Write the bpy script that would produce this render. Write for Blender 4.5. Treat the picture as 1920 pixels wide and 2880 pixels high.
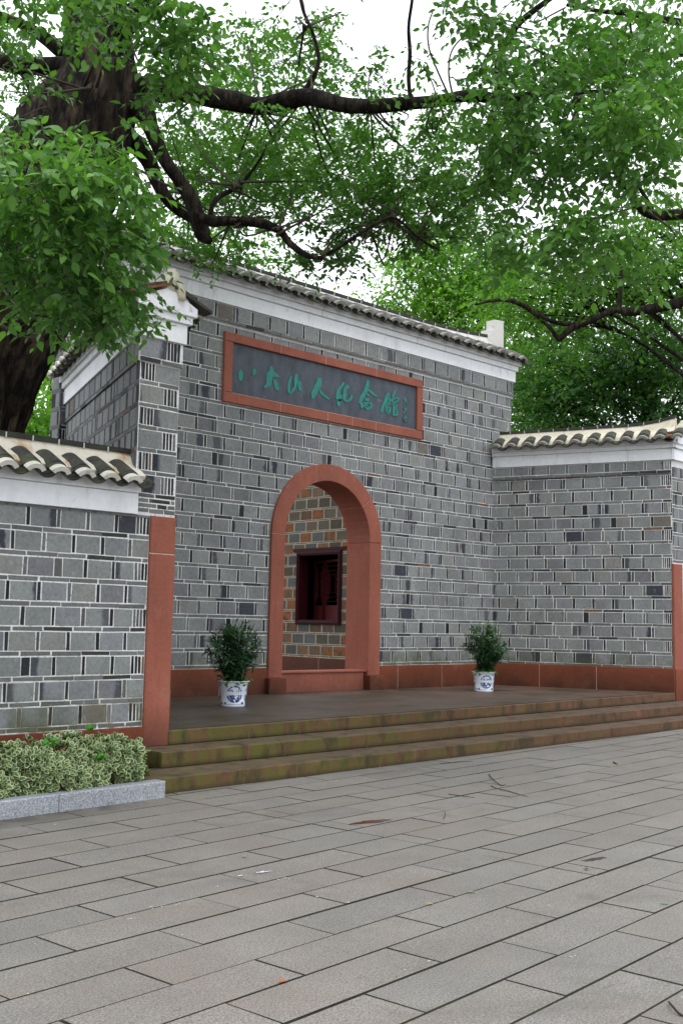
import bpy, math, random
import numpy as np
from mathutils import Matrix, Vector, noise
random.seed(7); rng = np.random.default_rng(7)
for o in list(bpy.data.objects): bpy.data.objects.remove(o)
scene = bpy.context.scene
COL = scene.collection
# ------------------------------------------------------------------ camera, sky, sun, exposure
CAMH = 1.6
Rw = np.array([[0.721332, -0.084504, -0.687415], [-0.692331, -0.060899, -0.719005], [0.018897, 0.99456, -0.102433]])
cam = bpy.data.cameras.new('camera'); co = bpy.data.objects.new('camera', cam); COL.objects.link(co)
co.matrix_world = Matrix.Translation((0, 0, CAMH)) @ Matrix(Rw.tolist()).to_4x4()
cam.sensor_fit = 'HORIZONTAL'; cam.sensor_width = 24; cam.lens = 24 * 3040 / 1920
cam.clip_start = 0.05; cam.clip_end = 3000
scene.camera = co
world = bpy.data.worlds.new('World'); scene.world = world; world.use_nodes = True
wn = world.node_tree; wn.nodes.clear()
sky = wn.nodes.new('ShaderNodeTexSky'); sky.sky_type = 'NISHITA'; sky.sun_disc = False
SUN_EL, SUN_AZ = math.radians(58), math.radians(205)   # high, behind the camera and a little right
sky.sun_elevation = SUN_EL; sky.sun_rotation = SUN_AZ
mixw = wn.nodes.new('ShaderNodeMix'); mixw.data_type = 'RGBA'; mixw.inputs['Factor'].default_value = 0.93
mixw.inputs['B'].default_value = (17.4, 18.0, 18.8, 1)     # the closed overcast deck
bg = wn.nodes.new('ShaderNodeBackground'); bg.inputs['Strength'].default_value = 0.1
out = wn.nodes.new('ShaderNodeOutputWorld')
wn.links.new(sky.outputs['Color'], mixw.inputs['A']); wn.links.new(mixw.outputs['Result'], bg.inputs['Color'])
wn.links.new(bg.outputs['Background'], out.inputs['Surface'])
sl = bpy.data.lights.new('sun', 'SUN'); sl.energy = 1.1; sl.angle = math.radians(25); sl.color = (1, 0.97, 0.92)
so = bpy.data.objects.new('sun', sl); COL.objects.link(so)
sd = Vector((math.sin(SUN_AZ) * math.cos(SUN_EL), math.cos(SUN_AZ) * math.cos(SUN_EL), math.sin(SUN_EL)))
so.rotation_euler = sd.to_track_quat('Z', 'Y').to_euler(); so.location = (0, -5, 30)
vs = scene.view_settings; vs.view_transform = 'Standard'; vs.look = 'None'; vs.exposure = 0.1; vs.gamma = 1; vs.use_curve_mapping = False

# ------------------------------------------------------------------ helpers
def P3(xd, yd, depth):
    """world point `depth` metres in front of the camera seen along a direction (survey of the site from the camera spot)"""
    v = np.array([(xd * 1.22449 - 960) / 3040, -(yd * 1.22449 - 1440) / 3040, -1.0]) * depth
    return Rw @ v + np.array([0, 0, CAMH])

def link(name, me, mats=(), parent=None, matrix=None):
    o = bpy.data.objects.new(name, me); COL.objects.link(o)
    if mats and me is not None and not me.materials:
        for m in (mats if isinstance(mats, (list, tuple)) else [mats]): me.materials.append(m)
    if parent is not None: o.parent = parent
    if matrix is not None: o.matrix_local = matrix
    return o

def thing(name, label, cat, loc=(0, 0, 0), group=None, kind=None):
    o = bpy.data.objects.new(name, None); COL.objects.link(o); o.location = loc; o.empty_display_size = .2
    if label: o['label'] = label
    if cat: o['category'] = cat
    if group: o['group'] = group
    if kind: o['kind'] = kind
    return o

def tag(o, label=None, cat=None, group=None, kind=None):
    if label: o['label'] = label
    if cat: o['category'] = cat
    if group: o['group'] = group
    if kind: o['kind'] = kind
    return o

class MB:
    def __init__(s): s.v = []; s.f = []; s.mi = []; s.tint = []; s.sm = []; s.col = False; s.uv = None
    def add(s, vs, fs, mi=0, tint=None, sm=None):
        b = len(s.v); s.v += [tuple(p) for p in vs]; s.f += [tuple(b + i for i in f) for f in fs]; s.mi += [mi] * len(fs)
        if tint is not None:
            s.col = True; s.tint += tint; s.sm += [sm] * len(vs)
        return b
    def box(s, c, h, mi=0, rot=None):
        cx, cy, cz = c; hx, hy, hz = h
        vs = [Vector((x * hx, y * hy, z * hz)) for z in (-1, 1) for y in (-1, 1) for x in (-1, 1)]
        if rot is not None: vs = [rot @ v for v in vs]
        s.add([(v.x + cx, v.y + cy, v.z + cz) for v in vs], [(0, 2, 3, 1), (4, 5, 7, 6), (0, 1, 5, 4), (2, 6, 7, 3), (0, 4, 6, 2), (1, 3, 7, 5)], mi)
    def mesh(s, name, smooth=False):
        me = bpy.data.meshes.new(name); me.from_pydata(s.v, [], s.f)
        if any(s.mi): me.polygons.foreach_set('material_index', s.mi)
        if s.col:
            a = me.color_attributes.new('tint', 'FLOAT_COLOR', 'POINT'); a.data.foreach_set('color', np.array(s.tint, dtype=np.float32).ravel())
            a = me.color_attributes.new('sm', 'FLOAT_COLOR', 'POINT'); a.data.foreach_set('color', np.array(s.sm, dtype=np.float32).ravel())
        if s.uv is not None:
            a = me.attributes.new('tuv', 'FLOAT_VECTOR', 'POINT'); a.data.foreach_set('vector', np.array(s.uv, dtype=np.float32).ravel())
        if smooth: me.polygons.foreach_set('use_smooth', [True] * len(me.polygons))
        me.update(); return me

class Frame:
    """wall frame: origin o (x,y), unit u along the wall, n outward; pt(u,d,z)"""
    def __init__(s, a, b, flip=False):
        s.o = Vector((a[0], a[1], 0)); d = Vector((b[0] - a[0], b[1] - a[1], 0)); s.L = d.length; s.u = d / s.L
        s.n = Vector((s.u.y, -s.u.x, 0)) * (-1 if flip else 1); s.flip = flip
    def pt(s, u, d, z): p = s.o + s.u * u + s.n * d; return (p.x, p.y, z)

def fbox(mb, fr, u0, u1, d0, d1, z0, z1, mi=0, bev=0.0):
    if bev <= 0:
        vs = [fr.pt(u, d, z) for z in (z0, z1) for d in (d0, d1) for u in (u0, u1)]
        fs = [(0, 2, 3, 1), (4, 5, 7, 6), (0, 1, 5, 4), (2, 6, 7, 3), (0, 4, 6, 2), (1, 3, 7, 5)]
        mb.add(vs, fs, mi)
    else:
        prism(mb, fr, [(u0, z0), (u1, z0), (u1, z1), (u0, z1)], d0, d1, mi, bev)

def prism(mb, fr, poly, d0, d1, mi=0, bev=0.0, tint=None, sm=None, u01=None):
    """polygon in (u,z), extruded from depth d0 (back) to d1 (front) with a bevelled front edge"""
    n = len(poly); cu = sum(p[0] for p in poly) / n; cz = sum(p[1] for p in poly) / n
    def ins(p):
        return (p[0] + (bev if p[0] < cu else -bev), p[1] + (bev if p[1] < cz else -bev))
    back = [fr.pt(u, d0, z) for u, z in poly]
    if bev > 0:
        mid = [fr.pt(u, d1 - bev, z) for u, z in poly]; fro = [fr.pt(*(lambda q: (q[0], d1, q[1]))(ins(p))) for p in poly]
        vs = back + mid + fro
        fs = [tuple(range(2 * n, 3 * n))]
        for i in range(n):
            j = (i + 1) % n; fs += [(n + i, n + j, 2 * n + j, 2 * n + i), (i, j, n + j, n + i)]
    else:
        vs = back + [fr.pt(u, d1, z) for u, z in poly]; fs = [tuple(range(n, 2 * n))]
        for i in range(n):
            j = (i + 1) % n; fs += [(i, j, n + j, n + i)]
        fs.append(tuple(range(n - 1, -1, -1)))
    t = None
    if tint is not None:
        a, b = u01; rep = len(vs) // n
        t = [(tint[0], tint[1], tint[2], (p[0] - a) / max(1e-4, b - a)) for _ in range(rep) for p in poly]
    mb.add(vs, fs, mi, t, sm)

def tube(mb, pts, rad, seg=8, mi=0, bump=0.0, bscale=3.0, uvs=False, cap=True):
    pts = [Vector(p) for p in pts]; n = len(pts); fr = None; base = len(mb.v); vs = []; uv = []
    t0 = (pts[1] - pts[0]).normalized(); a = t0.cross(Vector((0.3, 0.9, 0.2))).normalized(); acc = 0
    for i in range(n):
        t = ((pts[min(i + 1, n - 1)] - pts[max(i - 1, 0)])).normalized()
        a = (a - t * a.dot(t)).normalized(); b = t.cross(a)
        if i: acc += (pts[i] - pts[i - 1]).length
        for k in range(seg):
            th = 2 * math.pi * k / seg; r = rad[i]; d = a * math.cos(th) + b * math.sin(th)
            if bump: 
                q = Vector((math.cos(th) * r * bscale * 2, math.sin(th) * r * bscale * 2, acc * bscale * .45)); r *= 1 + bump * noise.noise(q) + bump * .5 * noise.noise(q * 2.7)
            vs.append(pts[i] + d * r); uv.append((th * rad[i] if False else th, acc, 0))
    fs = []
    for i in range(n - 1):
        for k in range(seg):
            k2 = (k + 1) % seg; fs.append((i * seg + k, i * seg + k2, (i + 1) * seg + k2, (i + 1) * seg + k))
    if cap: fs.append(tuple((n - 1) * seg + k for k in range(seg))); fs.append(tuple(seg - 1 - k for k in range(seg)))
    mb.add([tuple(v) for v in vs], fs, mi)
    if uvs: mb.uv = (mb.uv or []) + uv

def smooth_path(pts, rad, step=6):
    """Catmull-Rom resample"""
    P = [Vector(p) for p in pts]; P = [P[0] * 2 - P[1]] + P + [P[-1] * 2 - P[-2]]; R = [rad[0]] + list(rad) + [rad[-1]]; op = []; orr = []
    for i in range(1, len(P) - 2):
        for k in range(step):
            t = k / step; p = 0.5 * ((2 * P[i]) + (-P[i - 1] + P[i + 1]) * t + (2 * P[i - 1] - 5 * P[i] + 4 * P[i + 1] - P[i + 2]) * t * t + (-P[i - 1] + 3 * P[i] - 3 * P[i + 1] + P[i + 2]) * t ** 3)
            op.append(p); orr.append(R[i] * (1 - t) + R[i + 1] * t)
    op.append(P[-2]); orr.append(R[-2]); return op, orr

# ------------------------------------------------------------------ materials
class NT:
    def __init__(s, name, rough=.8, spec=.3):
        s.m = bpy.data.materials.new(name); s.m.use_nodes = True; s.t = s.m.node_tree; s.b = s.t.nodes['Principled BSDF']
        s.b.inputs['Roughness'].default_value = rough; s.b.inputs['Specular IOR Level'].default_value = spec; s.geo = None
    def n(s, typ, **kw):
        x = s.t.nodes.new('ShaderNode' + typ)
        for k, v in kw.items():
            if hasattr(x, k): setattr(x, k, v)
        return x
    def l(s, a, b): s.t.links.new(a, b)
    def pos(s):
        if s.geo is None: s.geo = s.n('NewGeometry')
        return s.geo.outputs['Position']
    def noise(s, scale, detail=4, rough=.55, vec=None, stretch=None, dist=0):
        x = s.n('TexNoise'); x.inputs['Scale'].default_value = scale; x.inputs['Detail'].default_value = detail; x.inputs['Roughness'].default_value = rough; x.inputs['Distortion'].default_value = dist
        v = vec if vec is not None else s.pos()
        if stretch:
            mp = s.n('Mapping'); mp.inputs['Scale'].default_value = stretch; s.l(v, mp.inputs['Vector']); v = mp.outputs['Vector']
        s.l(v, x.inputs['Vector']); return x.outputs['Fac']
    def ramp(s, fac, stops, interp='LINEAR'):
        x = s.n('ValToRGB'); x.color_ramp.interpolation = interp; e = x.color_ramp.elements
        while len(e) < len(stops): e.new(.5)
        for i, (p, c) in enumerate(stops):
            e[i].position = p; e[i].color = (c if isinstance(c, tuple) else (c, c, c)) + ((1,) if not isinstance(c, tuple) or len(c) == 3 else ())
        s.l(fac, x.inputs['Fac']); return x.outputs['Color']
    def mix(s, fac, a, b, mode='MIX'):
        x = s.n('Mix', data_type='RGBA'); x.blend_type = mode
        for i, v in ((x.inputs['Factor'], fac), (x.inputs['A'], a), (x.inputs['B'], b)):
            if isinstance(v, (int, float)): i.default_value = v
            elif isinstance(v, tuple): i.default_value = v + (1,) if len(v) == 3 else v
            else: s.l(v, i)
        return x.outputs['Result']
    def math(s, op, a, b=0.0, clamp=False):
        x = s.n('Math'); x.operation = op; x.use_clamp = clamp
        for i, v in ((x.inputs[0], a), (x.inputs[1], b)):
            if isinstance(v, (int, float)): i.default_value = v
            else: s.l(v, i)
        return x.outputs[0]
    def sep(s, v):
        x = s.n('SeparateXYZ'); s.l(v, x.inputs[0]); return x.outputs
    def attr(s, name):
        x = s.n('Attribute'); x.attribute_name = name; return x
    def objrand(s): return s.n('ObjectInfo').outputs['Random']
    def base(s, c):
        if isinstance(c, tuple): s.b.inputs['Base Color'].default_value = c + (1,)
        else: s.l(c, s.b.inputs['Base Color'])
    def bump(s, h, strength=.3, dist=.01):
        x = s.n('Bump'); x.inputs['Strength'].default_value = strength; x.inputs['Distance'].default_value = dist; s.l(h, x.inputs['Height']); s.l(x.outputs['Normal'], s.b.inputs['Normal'])
    def zfade(s, z0, z1):
        """1 at z0 -> 0 at z1"""
        x = s.n('MapRange'); x.clamp = True; x.inputs['From Min'].default_value = z0; x.inputs['From Max'].default_value = z1; x.inputs['To Min'].default_value = 1; x.inputs['To Max'].default_value = 0
        s.l(s.sep(s.pos())[2], x.inputs['Value']); return x.outputs['Result']

def brick_mat(name, moss_z=(0.8, 1.25), orange=False):
    t = NT(name, .82, .25)
    a = t.attr('tint'); s = t.attr('sm'); ch = t.n('SeparateColor'); t.l(s.outputs['Color'], ch.inputs[0])
    pos, wid, st = ch.outputs[0], ch.outputs[1], ch.outputs[2]; blo = s.outputs['Alpha']; u = a.outputs['Alpha']
    nz = t.noise(9, 3); ud = t.math('ADD', u, t.math('MULTIPLY', t.math('SUBTRACT', nz, .5), .35))
    d = t.math('ABSOLUTE', t.math('SUBTRACT', ud, pos)); e = t.math('SUBTRACT', 1.0, t.math('DIVIDE', d, wid), True)
    e = t.math('MULTIPLY', t.math('MULTIPLY', e, 2.2, True), st)
    c = t.mix(e, a.outputs['Color'], (.028, .030, .045))
    f1 = t.noise(26, 6, .65); f2 = t.noise(3.1, 3, .5)
    c = t.mix(1.0, c, t.ramp(f1, [(0.25, .68), (.5, .98), (.75, 1.22)]), 'MULTIPLY')
    c = t.mix(1.0, c, t.ramp(f2, [(0.3, .88), (.7, 1.10)]), 'MULTIPLY')
    if orange:
        b1 = t.math('MULTIPLY', t.ramp(t.noise(7, 3, .6), [(.42, 0.0), (.56, 1.0)]), blo)
        c = t.mix(b1, c, (.19, .066, .020))
    else:
        b1 = t.math('MULTIPLY', t.ramp(t.noise(11, 3, .6), [(.46, 0.0), (.62, .75)]), blo)
        c = t.mix(b1, c, (.17, .105, .07))
    m = t.math('MULTIPLY', t.zfade(*moss_z), t.ramp(t.noise(4.5, 4, .6), [(.38, 0.0), (.62, .85)]))
    c = t.mix(m, c, (.075, .085, .028))
    sp = t.ramp(t.noise(60, 2, .5), [(.70, 0.0), (.76, .3)]); c = t.mix(sp, c, (.42, .42, .40)); c = t.mix(t.ramp(t.noise(15, 5, .7, stretch=(1, 1, .5)), [(.63, 0.0), (.72, .32)]), c, (.50, .50, .49))
    t.base(c); t.bump(f1, .25, .006); return t.m

def plain(name, col, rough=.8, nscale=20, var=.2, spec=.3, bump=.0, col2=None, mscale=3):
    t = NT(name, rough, spec); f = t.noise(nscale, 5, .6); c = t.mix(t.ramp(f, [(.3, 0.0), (.7, 1.0)]), tuple(x * (1 - var) for x in col), tuple(min(1, x * (1 + var)) for x in col))
    if col2: c = t.mix(t.ramp(t.noise(mscale, 4, .6), [(.45, 0.0), (.65, 1.0)]), c, col2)
    t.base(c)
    if bump: t.bump(f, bump, .01)
    return t.m

BRICK = brick_mat('grey_brick'); BRICK_L = brick_mat('grey_brick_low_moss', (0.45, .95)); BRICK_IN = brick_mat('rusty_brick', (.2, .3), True)

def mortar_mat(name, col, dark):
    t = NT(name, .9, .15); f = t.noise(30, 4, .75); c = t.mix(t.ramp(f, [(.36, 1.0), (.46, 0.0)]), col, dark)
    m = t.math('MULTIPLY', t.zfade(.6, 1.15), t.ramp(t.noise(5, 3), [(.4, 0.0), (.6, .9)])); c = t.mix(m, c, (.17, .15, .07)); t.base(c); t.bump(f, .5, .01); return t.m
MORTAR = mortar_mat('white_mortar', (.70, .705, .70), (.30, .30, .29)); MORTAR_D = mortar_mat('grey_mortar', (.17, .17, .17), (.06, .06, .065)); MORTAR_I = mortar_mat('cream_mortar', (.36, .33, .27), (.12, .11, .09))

def plaster_mat(name, col, stain, amt, spots=False):
    t = NT(name, .85, .2); f = t.noise(14, 5, .6); c = t.mix(1.0, col, t.ramp(f, [(.3, .93), (.7, 1.03)]), 'MULTIPLY')
    s = t.ramp(t.noise(2.1, 5, .62, stretch=(1, 1, .55)), [(.52, 0.0), (.70, amt)]); c = t.mix(s, c, stain)
    k = t.ramp(t.noise(7, 6, .7), [(.60, 0.0), (.72, amt * .9)]); c = t.mix(k, c, (.13, .12, .09)); 
    c = t.mix(t.ramp(t.noise(7, 4, .6, stretch=(1, 1, .14)), [(.60, 0.0), (.72, amt * .8)]), c, (.20, .20, .19))
    if spots: c = t.mix(t.ramp(t.noise(3.3, 4, .55, dist=.6), [(.50, 0.0), (.62, .80)]), c, (.42, .25, .11))
    t.base(c); t.bump(f, .12, .01); return t.m
WHITE = plaster_mat('white_lime_plaster', (.84, .85, .88), (.46, .46, .45), .30)
CREAM = plaster_mat('cream_weathered_plaster', (.68, .64, .54), (.50, .45, .33), .7, True); CREAM_R = plaster_mat('cream_coping_plaster', (.60, .56, .46), (.42, .37, .24), .9)
CREAM2 = plaster_mat('pale_weathered_plaster', (.60, .59, .56), (.42, .41, .36), .6)
ENDCAP = plaster_mat('tile_end_plaster', (.66, .64, .57), (.40, .33, .22), .8); ENDGREY = plaster_mat('tile_end_grey', (.27, .26, .235), (.12, .11, .09), .7)

def redstone(name, col, dark_z=None, moss=0):
    t = NT(name, .78, .25); f = t.noise(30, 6, .65); c = t.mix(1.0, col, t.ramp(f, [(.25, .82), (.75, 1.15)]), 'MULTIPLY')
    c = t.mix(1.0, c, t.ramp(t.noise(1.7, 4, .6, stretch=(1, 1, .4)), [(.3, .80), (.7, 1.12)]), 'MULTIPLY')
    c = t.mix(t.ramp(t.noise(40, 3, .5), [(.70, 0.0), (.78, .35)]), c, (.42, .27, .22))
    c = t.mix(t.ramp(t.noise(14, 3, .5, stretch=(1, 1, .10)), [(.62, 0.0), (.72, .30)]), c, (.14, .055, .038)); c = t.mix(t.ramp(t.noise(2.9, 5, .65), [(.58, 0.0), (.70, .35)]), c, (.33, .15, .105))
    if dark_z:
        m = t.math('MULTIPLY', t.zfade(*dark_z), t.ramp(t.noise(2.6, 5, .6), [(.25, .55), (.6, 1.0)])); c = t.mix(t.math('MULTIPLY', m, .95, True), c, (.032, .016, .009))
    if moss:
        g = t.math('MULTIPLY', t.ramp(t.noise(1.9, 5, .62, stretch=(1, 1, 1.2)), [(.30, .25), (.50, 1.0)]), moss)
        st = t.ramp(t.noise(9, 3, .6, stretch=(1, 1, .12)), [(.35, .25), (.62, 1.0)]); g = t.math('MULTIPLY', g, st)
        if moss > .3:
            xr = t.n('MapRange'); xr.clamp = True; xr.inputs['From Min'].default_value = 6; xr.inputs['From Max'].default_value = 15.5; xr.inputs['To Min'].default_value = 1; xr.inputs['To Max'].default_value = .22; t.l(t.sep(t.pos())[0], xr.inputs['Value']); g = t.math('MULTIPLY', g, xr.outputs['Result'])
        c = t.mix(g, c, (.080, .096, .014))
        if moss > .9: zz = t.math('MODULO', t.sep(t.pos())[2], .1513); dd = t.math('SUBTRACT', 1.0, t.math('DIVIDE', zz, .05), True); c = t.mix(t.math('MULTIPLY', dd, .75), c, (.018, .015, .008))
        c = t.mix(t.ramp(t.noise(5, 4, .6, stretch=(1, 1, .5)), [(.5, 0.0), (.66, .7)]), c, (.030, .024, .014))
    t.base(c); t.bump(f, .25, .008); return t.m
RED = redstone('red_sandstone', (.270, .088, .058), (.2, .72)); RED_BASE = redstone('red_sandstone_damp', (.215, .058, .028), (.42, 1.0)); RED_LOW = redstone('red_sandstone_low', (.21, .055, .028), (-.1, .80))
RED_STEP = redstone('red_sandstone_mossy', (.125, .056, .034), None, .95); RED_TREAD = redstone('red_sandstone_tread', (.115, .075, .056), None, .40)
SJOINT = plain('reddish_joint', (.17, .075, .042), .9, 30, .3); JOINT = plain('pale_joint_mortar', (.46, .33, .27), .9, 30, .2)
def floor_mat():
    t = NT('damp_platform_stone', .5, .35); f = t.noise(6, 6, .65); c = t.mix(t.ramp(f, [(.3, 0.0), (.7, 1.0)]), (.032, .026, .017), (.082, .062, .046))
    xr = t.n('MapRange'); xr.clamp = True; xr.inputs['From Min'].default_value = 8; xr.inputs['From Max'].default_value = 16; xr.inputs['To Min'].default_value = .1; xr.inputs['To Max'].default_value = .95; t.l(t.sep(t.pos())[0], xr.inputs['Value'])
    c = t.mix(t.math('MULTIPLY', t.ramp(t.noise(.75, 4, .55), [(.35, .35), (.6, 1.0)]), xr.outputs['Result']), c, (.135, .085, .066)); c = t.mix(t.ramp(t.noise(1.3, 4, .6), [(.50, 0.0), (.65, .7)]), c, (.028, .029, .011))
    c = t.mix(t.ramp(t.noise(34, 2, .5, stretch=(.35, 1, 1)), [(.71, 0.0), (.75, .7)]), c, (.26, .24, .19)); t.base(c); t.bump(f, .2, .01); return t.m
FLOOR = floor_mat()
def granite(name, a, b, pink, per=True, scale=95):
    t = NT(name, .62, .35); n1 = t.noise(scale, 2, .75); n2 = t.noise(scale * 2.6, 1, .5)
    c = t.mix(t.ramp(n1, [(.36, 0.0), (.64, 1.0)]), a, b); c = t.mix(t.ramp(n2, [(.60, 0.0), (.68, .55)]), c, (.42, .41, .39)); c = t.mix(t.ramp(n2, [(.30, .6), (.38, 0.0)]), c, (.05, .05, .05))
    if per:
        r = t.attr('tint'); c = t.mix(1.0, c, r.outputs['Color'], 'MULTIPLY')
    c = t.mix(1.0, c, t.ramp(t.noise(1.6, 6, .65), [(.3, .84), (.7, 1.10)]), 'MULTIPLY')
    c = t.mix(t.ramp(t.noise(30, 2, .5, stretch=(.3, 1.2, 1)), [(.66, 0.0), (.71, .35)]), c, (.07, .06, .045))
    c = t.mix(t.ramp(t.noise(1.1, 5, .6), [(.52, 0.0), (.68, pink)]), c, (.19, .145, .115))
    c = t.mix(t.ramp(t.noise(17, 2, .5, dist=.4), [(.735, 0.0), (.76, .35)]), c, (.5, .49, .46))
    if per: c = t.mix(t.ramp(t.noise(.8, 6, .7, dist=.5), [(.56, 0.0), (.70, .45)]), c, (.075, .068, .058))
    if per:      # damp dirt that has settled along the planter kerb
        s_ = t.sep(t.pos()); d = t.math('SUBTRACT', t.math('ADD', t.math('MULTIPLY', s_[0], .0865), 7.80), s_[1]); mr = t.n('MapRange'); mr.clamp = True; mr.inputs['From Min'].default_value = .02; mr.inputs['From Max'].default_value = .42; mr.inputs['To Min'].default_value = 1; mr.inputs['To Max'].default_value = 0; t.l(d, mr.inputs['Value'])
        mx = t.n('MapRange'); mx.clamp = True; mx.inputs['From Min'].default_value = 5.2; mx.inputs['From Max'].default_value = 6.0; mx.inputs['To Min'].default_value = 1; mx.inputs['To Max'].default_value = 0; t.l(s_[0], mx.inputs['Value'])
        k = t.math('MULTIPLY', t.math('MULTIPLY', mr.outputs['Result'], mx.outputs['Result']), t.ramp(t.noise(3.2, 5, .65), [(.36, .15), (.60, .95)])); c = t.mix(k, c, (.030, .028, .017))
    t.base(c); t.bump(n1, .18, .004); return t.m
PAVE = granite('granite_slab', (.105, .096, .087), (.270, .250, .228), .34); KERB = granite('blue_grey_granite', (.15, .165, .19), (.40, .42, .46), .1, False, 70)
BED = plain('dark_joint_sand', (.022, .020, .016), .95, 30, .4, col2=(.03, .035, .012), mscale=2)
SOIL = plain('soil', (.03, .022, .014), .95, 14, .4, bump=.5); GROUND = plain('ground_earth', (.07, .065, .045), .95, 1.5, .3)
TILE = plain('dark_clay_tile', (.042, .042, .038), .75, 24, .45, bump=.2, col2=(.075, .08, .045), mscale=6); TILE_G = plain('grey_clay_tile', (.13, .13, .12), .8, 24, .4, bump=.2, col2=(.05, .05, .045), mscale=8)
RIDGE = plain('black_ridge_tile', (.030, .031, .028), .8, 20, .4, col2=(.04, .05, .025)); 
def panel_mat():
    t = NT('dark_slate_panel', .55, .3); f = t.noise(5, 6, .62, stretch=(1, 1, .5)); c = t.mix(t.ramp(f, [(.3, 0.0), (.7, 1.0)]), (.028, .036, .050), (.072, .085, .108)); c = t.mix(t.ramp(t.noise(9, 4, .6), [(.64, 0.0), (.74, .5)]), c, (.16, .17, .20)); t.base(c); return t.m
PANEL = panel_mat(); TEAL = plain('teal_paint', (.007, .175, .148), .45, 12, .25); TEAL_F = plain('faded_teal_paint', (.035, .155, .14), .6, 30, .3)
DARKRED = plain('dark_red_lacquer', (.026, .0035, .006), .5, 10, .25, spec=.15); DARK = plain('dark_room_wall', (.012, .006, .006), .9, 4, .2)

# ------------------------------------------------------------------ bricks
CAMP = Vector((0, 0, CAMH))
def tint_face(style):
    r = random.random()
    if style == 'in':  # rusty courtyard tints, darkened so the colour holds the courtyard's shade
        if r < .16: c = (.115, .056, .030); b = 1.0
        elif r < .72: c = (.078, .066, .047); b = random.choice([0, 0, .4, .9])
        else: c = (.075, .08, .076); b = random.choice([0, 0, .7])
        k = random.uniform(.7, 1.2); return tuple(x * k for x in c), (0, .01, 0, b)
    k = random.uniform(.192, .232); c = [k * .975, k * 1.03, k * 1.02]
    q = random.random()
    if q < .2: c = [k * .97, k * 1.0, k * 1.05]
    elif q < .30: c = [k * 1.01, k * 1.02, k * .98]
    elif q < .38: c = [k * .80, k * .80, k * .86]
    if r < .006: c = [.15, .135, .115]
    b = .4 if random.random() < .02 else 0
    s = (0, .01, 0, b)
    if random.random() < .30: s = (random.choice([0, 1, 0, 1, random.random()]), random.uniform(.12, .34), random.uniform(.6, 1), b)
    if random.random() < .02: s = (.5, .9, .9, 0)
    return tuple(c), s
def tint_head(style):
    if style == 'in': return tint_face(style)
    r = random.random()
    if r < .66: k = random.uniform(.012, .03); return (k, k, k * 1.2), (0, .01, 0, 0)
    if r < .67: return (.13, .09, .06), (0, .01, 0, 0)
    k = random.uniform(.07, .15); return (k, k, k), (0, .01, 0, 0)
def tint_course(style):
    if style == 'in': c, s = tint_face('in'); return tuple(x * .8 for x in c), s
    r = random.random(); k = random.uniform(.11, .18)
    if r < .12: k = .04
    if r > .99: return (.15, .09, .055), (0, .01, 0, 0)
    return (k, k * 1.02, k), (0, .01, 0, 0)

def rows(L, z0, n, T, P, hz, cz, m, style='g', quoin=None, qw=.17, shift=0.0, skip=None, top_course=False):
    """yields (kind,u0,u1,z0,z1)"""
    out = []
    for r in range(n + (1 if top_course else 0)):
        zb = z0 + r * T; off = ((r % 2) * .5 + shift) * P + random.uniform(-.02, .02)
        k = -2; x = -2 * P + off + P * .5 + random.uniform(-.1, .1)
        while x < L:
            a, b = max(0, x), min(L, x + P * random.uniform(.97, 1.03)); x += P
            if b - a > .03: out.append(('c', a + m / 2, b - m / 2, zb + m / 2, zb + cz - m / 2))
        if r == n: continue
        zf0, zf1 = zb + cz + m / 2, zb + T - m / 2
        qs = [(0, 0), (L, L)]; lo, hi = 0.0, L
        if quoin and ('L' in quoin) and r % 2 == 0: lo = qw
        if quoin and ('R' in quoin) and r % 2 == (0 if 'r' not in quoin else 1): hi = L - qw
        for (qa, qb, on) in ((0, lo, lo > 0), (hi, L, hi < L)):
            if on:
                w = (qb - qa) / 4
                for i in range(4): out.append(('h', qa + i * w + m * .55, qa + (i + 1) * w - m * .55, zf0, zf1))
        x = off - 2 * P
        while x < hi:
            hw = hz * (1.0 if random.random() > .06 else 2.1) + random.uniform(-.004, .004)
            for kind, a, b in (('h', x, x + hw), ('f', x + hw, x + P)):
                a, b = max(lo, a), min(hi, b)
                if b - a > (.028 if kind == 'f' else .02): out.append((kind, a + m / 2, b - m / 2, zf0, zf1))
                elif b - a > .015 and kind == 'f': out.append(('h', a + m / 2, b - m / 2, zf0, zf1))
            x += P
    return out

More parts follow.
